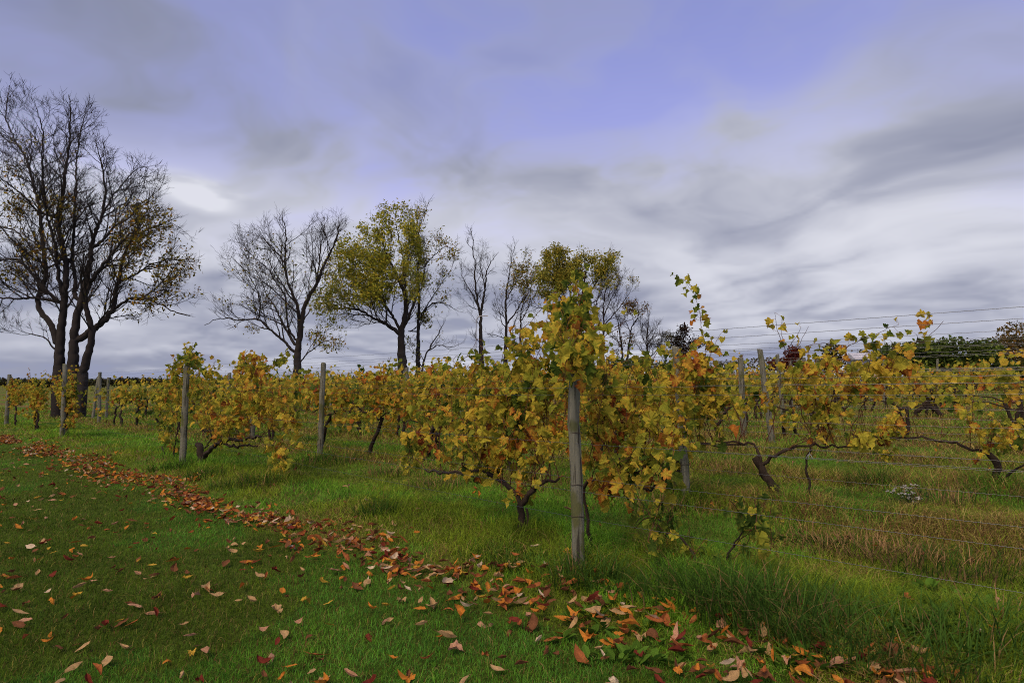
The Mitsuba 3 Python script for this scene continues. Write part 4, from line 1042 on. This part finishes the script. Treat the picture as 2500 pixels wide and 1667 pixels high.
for k in range(1, 14):
    N = ROW0 + GAP * k
    g = np.random.default_rng(300 + k)
    for j, u in enumerate(np.arange(N / 9.0 + 0.3, 34.0 + 0.06 * N, 2.0 + 0.12 * (k > 5))):
        u = u + 0.35 * (g.random() - 0.5)
        x, y = xy(u, N)
        px = CX + FOC * x / y
        Z = math.hypot(x, y)
        if not -40 < px < 2560:
            continue
        if k == 1 and (px > 1560 or (155 < px < 262)):
            continue
        if k in (2, 3) and px > 1700 + 60 * (k == 3):
            continue
        if k in (1, 2) and g.random() < 0.04:
            continue
        gap = g.random()
        if k >= 2 and px > 1750 and gap < 0.12:
            continue
        dens = 1.02 if px < 1500 else (0.70 if px < 1900 else 0.42)
        near_ = min(MARKS, key=lambda mk: abs(mk[0] - px))
        side_ = "just behind" if abs(px - near_[0]) < 40 else ("left of" if px < near_[0] else "right of")
        txt, st, lean = f"autumn vine of the {ORD[k]} row, seen {side_} the {near_[1]}", 1 + int(g.random() < 0.4), 0.25 * g.normal()
        grp = f"vines of the {ORD[k]} row"
        for (sp, ns, t2) in special.get(k, []):
            su, sn = un(sp[0], sp[1])
            if abs(su - u) < 1.0:
                u, st, txt, lean = su, ns, t2, -0.28
        lod = 0 if Z < 13.5 else (1 if Z < 26 else 2)
        tone = 3.7 + 0.35 * g.normal() + (0.4 if px > 1900 else 0)
        row_vine(txt, grp, N, u, 1000 + 50 * k + j, lod, tone, dens * (0.85 + 0.3 * g.random()), 1.66 + 0.1 * g.random() - (0.12 if px > 1900 else 0), st, lean)

# a bare gnarled vine on two bowed stems, far back on the right
g22 = np.random.default_rng(77)
traced_vine("leafless vine on two bowed black stems that meet under a dark brush of canes", VG, 22.0,
    [([(2236, 1034), (2233, 1016), (2240, 1003), (2258, 992)], 9, 8), ([(2297, 1034), (2299, 1018), (2291, 1005), (2268, 990)], 9, 8)],
    [([(2262, 994), (2254, 975), (2240, 955)], 8, 4), ([(2264, 994), (2268, 970), (2276, 950)], 8, 4)],
    [([(2262 + 14 * (g22.random() - .5), 990 - 30 * g22.random()), (2262 + 40 * (g22.random() - .5), 960), (2258 + 75 * (g22.random() - .5), 925 + 25 * g22.random())], None) for _ in range(40)],
    [(2310, 955, 30, 16, 4, 3.2), (2258, 945, 40, 12, 2, 4.5)], [], 208, 20, 0.12)

# ---------------------------------------------------------------- grass
ANCHORS = np.array([on_ground(x, y)[:2] for x, y in ((1416, 1402), (1262, 1322), (1680, 1226), (446, 1132), (492, 1152), (780, 1118), (152, 1065), (1934, 1240), (1712, 1440), (2431, 1190), (855, 1098), (242, 1032))])


def zones(x, y):
    """How tall and how dry the grass grows: mown lawn, alleys between the rows, rank strips under the vines."""
    u, n = un(x, y)
    k = np.maximum(np.round((n - ROW0) / GAP), 0)
    off = np.abs(n - ROW0 - k * GAP)
    big = meshkit.fbm(np.stack([x * 0.55, y * 0.55, 0 * x], -1), 3, 51)
    med = meshkit.fbm(np.stack([x * 1.7, y * 1.7, 0 * x], -1), 3, 52)
    lawn = n + 0.5 * (med - 0.5) < 3.12
    strip = np.clip(1.25 - off / 0.55, 0, 1) * np.where(k == 0, 0.45, 1.0)
    d = np.min(np.hypot(x[:, None] - ANCHORS[:, 0], y[:, None] - ANCHORS[:, 1]), 1)
    near = np.exp(-(d / 0.35) ** 2)
    east = np.clip((x / np.maximum(y, 1) - 0.12) / 0.35, 0, 1)
    dry = np.clip(0.03 + 0.52 * strip * (0.3 + 1.1 * big) * (k > 0) + 1.3 * (med - 0.58) + 0.16 * east * (n > 4.9) + 0.17 * (n > 6) - 0.5 * near, 0.02, 0.85)
    dry = np.where((n > 3.1) & (n < 4.0), np.clip(dry + 1.4 * (big - 0.52), 0.02, .8), dry)
    h = np.where(lawn, 0.042, (0.040 + 0.062 * med + 0.085 * strip) * np.clip((n - 2.75) / 1.0, 0.3, 1) + 0.09 * near)
    dry = np.where(lawn, 0.05 + 0.10 * med, dry)
    return lawn, h, dry, strip, near, med


def blades(N, z0, z1, seed, segs, outer=False):
    g = np.random.default_rng(seed)
    q = 0.42 if segs == 2 else -0.2
    Z = (z0 ** q + (z1 ** q - z0 ** q) * g.random(N)) ** (1 / q)
    xn = (g.random(N) * 2 - 1) * 0.93
    if outer:                                 # the grass goes on to both sides of the view
        xn = np.sign(xn) * (0.93 + 0.55 * g.random(N))
    x, y = xn * Z, Z
    lawn, h, dry, strip, near, med = zones(x, y)
    keep = g.random(N) < np.where(lawn, 1.0, 0.80)
    x, y, Z, lawn, h, dry, near, med = (a[keep] for a in (x, y, Z, lawn, h, dry, near, med))
    n = len(x)
    dr_ = g.random(n) < dry
    h = h * (0.55 + 0.8 * g.random(n)) * np.where(dr_, 1.1, 1.0)
    clump = meshkit.fbm(np.stack([x * 4.5, y * 4.5, 0 * x + 3], -1), 3, 78)
    h = h * np.where(lawn, 1.0, 0.55 + 0.95 * clump)
    w = np.where(lawn, 0.0034, 0.0042) * np.maximum(1, Z / 5.0) ** (0.85 if segs == 2 else 1.0) * (1 if segs == 2 else 1.35) * (0.7 + 0.6 * g.random(n))
    base = np.stack([x, y, gz(x, y) - 0.008], 1)
    a = g.random(n) * 2 * np.pi
    lean = np.stack([np.cos(a), np.sin(a), 0 * a], 1)
    amt = np.where(lawn, 0.35 + 0.5 * g.random(n), 0.35 + 0.9 * g.random(n)) * np.where(dr_, 1.5, 1)
    b = a + np.pi / 2 + 0.6 * g.normal(size=n)
    side = np.stack([np.cos(b), np.sin(b), 0 * b], 1) * w[:, None] / 2
    tip = base + lean * (h * amt)[:, None] + np.array([0, 0, 1]) * (h / np.sqrt(1 + 0.5 * amt ** 2))[:, None]
    green = np.stack([0.088 + 0.095 * med, 0.175 + 0.120 * med, 0.014 + 0.016 * g.random(n)], 1)
    lush = meshkit.fbm(np.stack([x * 0.9 + 5, y * 0.9, 0 * x], -1), 4, 77)[:, None]
    green = green * (0.95 + 0.62 * lush) * (0.62 + 0.72 * clump[:, None]) * np.where(lush > 0.52, [0.82, 1.05, 1.1], [1.10, 0.97, 1.0])
    green = np.where(lawn[:, None], green * [0.58, 0.68, 0.8] * (0.45 + 1.15 * lush), green)
    straw = np.array([(0.46, 0.36, 0.13), (0.28, 0.165, 0.07), (0.38, 0.34, 0.08), (0.17, 0.095, 0.045)])[g.integers(0, 4, n)]
    col = np.where(dr_[:, None], straw * np.where(lawn, 0.7, 1.0)[:, None], green) * (0.65 + 0.7 * g.random((n, 1)))
    if segs == 2:
        mid = base + lean * (h * amt * 0.32)[:, None] + np.array([0, 0, 1]) * (h * 0.62)[:, None]
        v = np.stack([base - side, base + side, mid - side * .8, mid + side * .8, tip], 1)
        f = np.array([[0, 1, 3], [0, 3, 2], [2, 3, 4]])
    else:
        v = np.stack([base - side, base + side, tip], 1)
        f = np.array([[0, 1, 2]])
    k = v.shape[1]
    return v.reshape(-1, 3), (f[None] + (np.arange(n) * k)[:, None, None]).reshape(-1, 3), np.repeat(col, k, 0)


m = Mesh()
m.add(*blades(270000, 2.5, 8.0, 401, 2))
m.add(*blades(430000, 8.0, 48.0, 402, 1))
m.add(*blades(170000, 3.0, 40.0, 403, 1, True))
scene["grass"] = m.shape("m_grass")
tag("grass", "green grass with dry straw coloured strips under the vine rows", "grass", kind="stuff")


def tuft(m, px, py, count, length, spread, seed, dark=1.0, dry=0.05):
    g = np.random.default_rng(seed)
    c = on_ground(px, py)
    r = spread * np.sqrt(g.random(count))
    a = g.random(count) * 2 * np.pi
    x, y = c[0] + r * np.cos(a), c[1] + r * np.sin(a)
    base = np.stack([x, y, gz(x, y) - 0.01], 1)
    L = length * (0.5 + 0.7 * g.random(count))
    a2 = a + 0.9 * g.normal(size=count)
    out = np.stack([np.cos(a2), np.sin(a2), 0 * a2], 1)
    amt = 0.25 + 0.85 * g.random(count)
    side = np.stack([-np.sin(a2), np.cos(a2), 0 * a2], 1) * (0.0024 + 0.0018 * g.random((count, 1)))
    s = np.array([0, 0.35, 0.7, 1.0])
    pts = base[:, None] + out[:, None] * (L * amt)[:, None, None] * (s ** 1.7)[None, :, None] + np.array([0, 0, 1.0]) * L[:, None, None] * (s - 0.36 * amt[:, None] * s ** 2.6)[..., None]
    wd = np.array([1, 0.95, 0.65])
    v = np.concatenate([np.stack([pts[:, i] - side * wd[i] for i in range(3)], 1), np.stack([pts[:, i] + side * wd[i] for i in range(3)], 1), pts[:, 3:]], 1)
    f = np.array([[0, 3, 4], [0, 4, 1], [1, 4, 5], [1, 5, 2], [2, 5, 6]])
    col = np.array((0.070, 0.150, 0.024)) * dark * (0.6 + 0.8 * g.random((count, 1)))
    d = g.random(count) < dry
    col[d] = np.array((0.34, 0.22, 0.10)) * (0.5 + 0.8 * g.random((int(d.sum()), 1)))
    m.add(v.reshape(-1, 3), (f[None] + (np.arange(count) * 7)[:, None, None]).reshape(-1, 3), np.repeat(col, 7, 0))


m = Mesh()
for i, (px, py, cnt, ln, sp, dk, dy) in enumerate([
    (1250, 1372, 260, .14, .26, .9, .06), (1300, 1390, 160, .14, .2, .9, .05), (1180, 1356, 120, .13, .2, 1, .1), (1440, 1420, 240, .27, .20, .9, .05), (1500, 1440, 160, .22, .2, 1, .05), (1390, 1430, 120, .22, .14, .9, .1),
    (1700, 1475, 280, .33, .26, .8, .12), (1790, 1500, 300, .36, .28, .8, .15), (1870, 1530, 320, .38, .30, .85, .12), (1960, 1545, 260, .34, .28, .9, .08), (2040, 1590, 220, .3, .3, 1, .08), (1620, 1480, 180, .28, .22, .8, .06), (2180, 1600, 240, .28, .35, 1, .06), (2330, 1640, 240, .26, .35, 1, .06), (2440, 1560, 220, .26, .3, .9, .06),
    (915, 1262, 240, .26, .24, .75, .04), (640, 1180, 200, .24, .3, .8, .05), (500, 1165, 220, .26, .3, .8, .12), (440, 1145, 200, .25, .25, .75, .06), (560, 1190, 160, .22, .3, .85, .05), (385, 1150, 140, .2, .25, .7, .1),
    (780, 1126, 200, .26, .3, .8, .1), (840, 1130, 200, .26, .4, .8, .3), (730, 1140, 160, .26, .4, .9, .3), (950, 1160, 200, .26, .4, .9, .45), (1060, 1190, 200, .26, .4, .9, .5), (1680, 1240, 180, .26, .3, .8, .3), (1600, 1250, 200, .24, .3, .9, .5), (1965, 1250, 200, .16, .2, 1, .8),
    (2060, 1350, 280, .17, .35, .6, .75), (2150, 1360, 280, .19, .4, .6, .75), (1990, 1330, 220, .16, .3, .7, .7), (2260, 1390, 240, .2, .4, .7, .45), (2380, 1400, 220, .2, .4, .7, .4), (2130, 1185, 240, .28, .3, .8, .2), (2300, 1230, 240, .26, .4, .8, .7), (2420, 1210, 220, .26, .4, .8, .6), (1780, 1155, 200, .2, .4, .9, .85), (760, 1080, 180, .3, .4, .7, .05), (820, 1062, 180, .36, .4, .6, .05)]):
    tuft(m, px, py, cnt, ln, sp, 500 + i, dk, dy)
scene["tall_grass"] = m.shape("m_grass")
tag("tall_grass", "long arching grass tufts round the posts and vine trunks", "grass", kind="stuff")

# low broad leaved weeds among the grass
def weeds():
    g = np.random.default_rng(71)
    m = Mesh()
    spots = [(px + g.normal() * sx, py + g.normal() * sy) for (px, py, sx, sy, n) in ((2240, 1520, 110, 40, 60), (2380, 1560, 70, 40, 40), (2120, 1560, 60, 30, 20), (1990, 1330, 50, 10, 18), (1480, 1540, 60, 30, 14), (1560, 1620, 60, 20, 10), (2000, 1625, 100, 25, 16), (2050, 1450, 120, 30, 14)) for _ in range(n)]
    for (px, py) in spots:
        if not (0 < px < 2560 and 1100 < py < 1700):
            continue
        c = on_ground(px, py)
        for _ in range(int(g.integers(4, 9))):
            a = g.random() * 2 * np.pi
            d = np.array([math.cos(a), math.sin(a), 0.5 + 0.7 * g.random()]); d /= np.linalg.norm(d)
            sd = unit(np.cross(d, [0, 0, 1.0])); nn = np.cross(sd, d)
            L = 0.045 + 0.05 * g.random()
            b = c + [0, 0, 0.0] + d * 0.03
            prof = [(0, 0, 0), (-.26, .35, .06), (-.24, .7, .02), (0, 1, -.12), (.24, .7, .02), (.26, .35, .06)]
            v = np.array([b + L * (p[0] * sd + p[1] * d + p[2] * nn) for p in prof])
            m.add(v, [[0, 1, 2], [0, 2, 3], [0, 3, 4], [0, 4, 5]], np.array((0.085, 0.175, 0.022)) * (0.6 + 0.8 * g.random()))
    return m


scene["weeds"] = weeds().shape("m_grass")
tag("weeds", "low broad leaved green weeds in the grass at the lower right", "weeds", kind="stuff")

# ---------------------------------------------------------------- white wildflowers
key = fresh("white_wildflower")
g = np.random.default_rng(81)
base = on_ground(2212, 1240)
m = Mesh()
heads = [(2166, 1198), (2178, 1200), (2184, 1197), (2200, 1190), (2208, 1185), (2211, 1196), (2204, 1203), (2209, 1205), (2226, 1183), (2236, 1185), (2224, 1191), (2218, 1192), (2227, 1202), (2222, 1206), (2204, 1212), (2214, 1208), (2219, 1214), (2224, 1217), (2232, 1217), (2238, 1218), (2246, 1217), (2230, 1224), (2226, 1229), (2194, 1205), (2188, 1192), (2242, 1213)]
hv, hf = [np.array(a) for a in (lambda s: (s.vertices, s.faces))(__import__("trimesh").creation.icosphere(1))]
for i, (px, py) in enumerate(heads):
    p = at_depth(px, py, base[1] + 0.12 * g.normal())
    foot = np.array([base[0] + 0.10 * g.normal(), base[1] + 0.08 * g.normal(), 0]); foot[2] = gz(foot[0], foot[1]) - 0.02
    pts, _ = resample([foot, 0.5 * (foot + p) + [0.02 * g.normal(), 0.02 * g.normal(), 0.03], p], 0.06)
    v, f = tube(pts, 0.0018, 4); m.add(v, f, np.array((0.06, 0.09, 0.03)))
    b = Mesh()
    for _ in range(5):
        b.add(hv * (0.006 + 0.004 * g.random()) * [1, 1, 0.6] * (1 + 0.25 * (g.random((len(hv), 1)) - .5)) + p + g.normal(size=3) * [0.012, 0.012, 0.005], hf, np.array((0.55, 0.55, 0.50)))
    part(key, "bloom", b.shape("m_grass"))
for _ in range(60):
    p = base + [0.16 * g.normal(), 0.08 * g.normal(), 0.04 + 0.12 * g.random()]
    d = unit(g.normal(size=3)); sd = unit(np.cross(d, g.normal(size=3)))
    m.add([p, p + d * .025 + sd * .005, p + d * .05, p + d * .025 - sd * .005], [[0, 1, 2], [0, 2, 3]], np.array((0.05, 0.08, 0.03)))
part(key, "stems", m.shape("m_grass"), kind="stuff")
tag(key, "clump of small white wildflowers in the dry grass at the right", "wildflower")

# small things on the wires
key = fresh("vine_tie")
c = at_row(1976, 1108, ROW0 + GAP)
m = Mesh()
for d in ((-0.035, -0.05), (0.035, -0.05), (0.0, 0.02), (-0.015, -0.055)):
    v, f = tube([c, c + UH * -d[0] * .5 + [0, 0, d[1] * .3], c - UH * d[0] + [0, 0, d[1]]], [0.004, 0.0035, 0.002], 5); m.add(v, f, np.array((0.42, 0.50, 0.52)))
scene[key] = m.shape("m_grass", True)
tag(key, "pale blue grey tie holding a thin stem to the wire", "tie")
key = fresh("plastic_clip")
c = at_row(2466, 1077, ROW0 + 2 * GAP)
scene[key] = Mesh.shape((lambda m: (m.add(*tube([c + [0, 0, -0.06], c + [0, 0, 0.0], c + [0, 0, 0.012], c + UH * -0.02 + [0, 0, 0.014], c + UH * -0.05 + [0, 0, 0.014]], 0.007, 6), np.array((0.6, 0.6, 0.58))), m)[1])(Mesh()), "m_grass", True)
tag(key, "small white hooked clip on a wire near the right edge", "clip")

# ---------------------------------------------------------------- fallen leaves
TONES = [("tan", (0.42, 0.28, 0.13)), ("orange", (0.50, 0.20, 0.035)), ("pinkish", (0.44, 0.25, 0.15)), ("brown", (0.17, 0.075, 0.035)), ("dark red", (0.16, 0.035, 0.022)), ("yellow", (0.52, 0.34, 0.05)), ("cream", (0.58, 0.47, 0.32)), ("rust", (0.33, 0.115, 0.04))]
FORMS = ["flat", "curled", "folded", "lobed"]


def dead_leaf(seed, form, colour):
    g = np.random.default_rng(seed)
    s = np.linspace(0, 1, 7)
    w = 0.235 * np.sin(np.pi * np.clip(s, 0, 1) ** 0.85) ** 0.85 * (0.85 + 0.35 * g.random())
    w[0], w[-1] = 0.012, 0.0
    curl = (0.22, 1.0, 0.45)[form] * (0.6 + 0.8 * g.random())
    fold = (0.25, 0.8, 1.7)[form] * (0.6 + 0.8 * g.random())
    tw = 0.5 * g.normal() * (form > 0)
    th = curl * 2.2 * (s - 0.45)
    y, z = np.sin(th) / max(curl * 2.2, 1e-3), (1 - np.cos(th)) / max(curl * 2.2, 1e-3)
    bend = 0.10 * g.normal() * (s - 0.5) ** 2 * 4
    mid = np.stack([bend, y, z], 1)
    out = [mid]
    for sg in (-1, 1):
        a = sg * tw * (s - 0.5)
        ww = w * (1 + 0.12 * g.normal(size=7))
        f_ = fold * (0.7 + 0.6 * g.random())
        dx, dz = sg * ww * math.cos(math.atan(f_)), ww * math.sin(math.atan(f_)) + 0.02 * g.normal(size=7)
        out.append(mid + np.stack([dx * np.cos(a) - dz * np.sin(a) * 0, 0 * a, dz + dx * np.sin(a)], 1))
    v = np.vstack(out)
    k = np.arange(6)
    q = np.concatenate([np.stack([k, k + 1, k + 8, k + 7], 1), np.stack([k + 1, k, k + 14, k + 15], 1)])
    f = np.vstack([q[:, [0, 1, 2]], q[:, [0, 2, 3]]])
    sh = np.concatenate([0.95 + 0.2 * g.random(7), 0.55 + 0.65 * g.random(14)])[:, None]
    st_v, st_f = tube([mid[0] + [0.02 * g.normal(), -0.2, 0.03 + 0.05 * g.random()], mid[0]], [0.006, 0.012], 3, cap=False)
    return np.vstack([v, st_v]), np.vstack([f, st_f + len(v)]), np.array(colour) * np.vstack([sh, np.full((len(st_v), 1), 0.6)])


def maple_like(seed, colour):
    v, f, c = grape_leaf(seed + 900, 4)
    g = np.random.default_rng(seed)
    return np.stack([v[:, 0] * .8, v[:, 1] - .4, v[:, 2] * 1.2], 1) * 0.68, f, np.array(colour) * (0.8 + 0.4 * g.random((len(v), 1)))


DL = [[[dead_leaf(1000 * t + 10 * fo + s, fo, TONES[t][1]) if fo < 3 else maple_like(50 * t + s, TONES[t][1]) for s in range(3)] for fo in range(4)] for t in range(len(TONES))]
DL_PLY = [[[mikit.ply((v, f), "m_dead_leaf", uv=pack(c)) for v, f, c in a] for a in b] for b in DL]


def scatter():
    g = np.random.default_rng(91)
    rows = []
    def put(x, y, n_tone, tilt, lift, kind):
        rows.append((x, y, n_tone, tilt, lift, kind))
    for _ in range(4300):                      # scattered over the lawn
        Z = 2.9 + 20 * g.random() ** 0.95
        x = (g.random() * 2 - 1) * 1.05 * Z
        u, n = un(x, Z)
        if n < 2.95 and g.random() < (0.95 if Z < 14 else 0.7) * (0.55 + 0.9 * meshkit.noise(np.array([x * .5, Z * .5, 3.0]), 9)):
            put(x, Z, g.choice(8, p=[.22, .14, .10, .20, .09, .11, .05, .09]), 0.30, 0.035, "lawn")
    for _ in range(2600):                     # the drift along the edge of the rough grass
        u = 0.7 + 25 * g.random() ** 1.15
        n = 3.2 + (0.06 + 0.22 * meshkit.noise(np.array([u * 0.9, 1.0, 2.0]), 14)) * g.normal() + 0.10 * math.sin(u * 1.3) + (0.16 * abs(g.normal()) if u < 4 else 0)
        if u > 8 and meshkit.noise(np.array([u * 1.1, n, 7.0]), 4) < 0.10 + 0.18 * g.random():
            continue
        x, y = xy(u, n)
        put(x, y, g.choice(8, p=[.14, .20, .05, .20, .09, .04, .04, .24]), 0.45, 0.02 + 0.05 * g.random(), "drift")
    for _ in range(800):                      # here and there in the rough grass
        Z = 3.2 + 15 * g.random()
        x = (g.random() * 2 - 1) * 0.86 * Z
        u, n = un(x, Z)
        if n > 3.5 and g.random() < 0.42:
            put(x, Z, g.choice(8, p=[.14, .24, .10, .16, .08, .12, .04, .12]), 0.6, 0.06, "rough")
    return rows


def leaf_zone(px, py, kind, x, y):
    u, n = un(x, y)
    if kind == "lawn":
        if py > 1545:
            return "on the lawn at the bottom left corner" if px < 420 else ("on the lawn along the bottom edge" if px < 900 else "on the lawn just left of the bottom drift")
        if py > 1400:
            return "low on the lawn near the left edge" if px < 300 else ("low on the lawn left of the middle" if px < 700 else "low on the lawn below the leaf drift")
        if py > 1270:
            return "half way up the lawn near the left edge" if px < 250 else ("mid lawn below the leaf capped post" if px < 520 else "on the lawn just below the leaf drift")
        return "on the far lawn at the left edge" if px < 180 else "on the far lawn beside the leaf drift"
    if kind == "drift":
        if py > 1590:
            return "in the leaf drift at the bottom centre" if px < 1560 else "in the leaf drift at the bottom right"
        if py > 1490:
            return "in the leaf drift below the front post"
        if py > 1400:
            return "in the leaf drift left of the front post"
        if py > 1310:
            return "in the drift before the forked vine trunk"
        if py > 1210:
            return "in the drift left of the forked vine trunk"
        return "in the leaf drift below the leaf capped post"
    if px > 1980:
        return "in the grass at the lower right" if py > 1380 else "in dry grass under the right wires"
    if px > 1440:
        return "in the grass right of the front post" if py > 1330 else "under the vines right of the front post"
    return "in the rough grass left of the front post"


def lay_leaves():
    g = np.random.default_rng(92)
    rows = scatter()
    items = []
    for (x, y, tone, tilt, lift, kind) in rows:
        form = int(g.choice(4, p=[.36, .33, .23, .08] if kind == "lawn" else ([.20, .42, .24, .14] if kind == "drift" else [.15, .25, .15, .45])))
        size = (0.064 + 0.066 * g.random() ** 1.3) * (0.8 if kind == "rough" else 1)
        z = float(gz(x, y)) + lift
        nrm = unit(np.array([tilt * g.normal(), tilt * g.normal(), 1.0 if g.random() < 0.8 else -1.0]))
        a = g.random() * 2 * np.pi
        ax = np.array([math.cos(a), math.sin(a), 0]); ax = unit(ax - nrm * (ax @ nrm))
        M = np.eye(4)
        M[:3, 0], M[:3, 1], M[:3, 2], M[:3, 3] = np.cross(ax, nrm) * size, ax * size, nrm * size, (x, y, z + 0.15 * size * abs(nrm[0]))
        p = np.array([x, y, z]) - EYE
        zz = p @ FWD
        px, py = CX + FOC * p[0] / zz, CY - FOC * (p @ UPV) / zz
        inside = -20 < px < 2520 and py < 1690
        items.append((-(size / zz) if inside else 1.0, kind, tone, form, int(g.integers(3)), M, px, py, x, y))
    items.sort(key=lambda r: r[0])
    m, rest = Mesh(), 0
    for i, (rank, kind, tone, form, var, M, px, py, x, y) in enumerate(items):
        if i < 300:
            key = fresh("fallen_leaf")
            scene[key] = {**DL_PLY[tone][form][var], "to_world": T(M.tolist())}
            ax = M[:3, 1] / np.linalg.norm(M[:3, 1])
            way = ("right" if ax[0] > 0 else "left") if abs(ax[0]) > abs(ax[1]) else ("away" if ax[1] > 0 else "forward")
            big = "large " if -rank * FOC > 40 else ("small " if -rank * FOC < 28 else "")
            tag(key, f"{big}{TONES[tone][0]} {FORMS[form]} leaf pointing {way}, {leaf_zone(px, py, kind, x, y)}", "leaf", {"lawn": "fallen leaves scattered over the mown lawn", "drift": "fallen leaves drifted along the edge of the rough grass", "rough": "fallen leaves caught in the rough grass"}[kind])
        else:
            v, f, c = DL[tone][form][var]
            m.add(v @ M[:3, :3].T + M[:3, 3], f, c)
    scene["leaf_litter"] = m.shape("m_dead_leaf")
    tag("leaf_litter", "smaller and farther fallen leaves strewn over lawn and leaf drift", "leaf litter", kind="stuff")


lay_leaves()
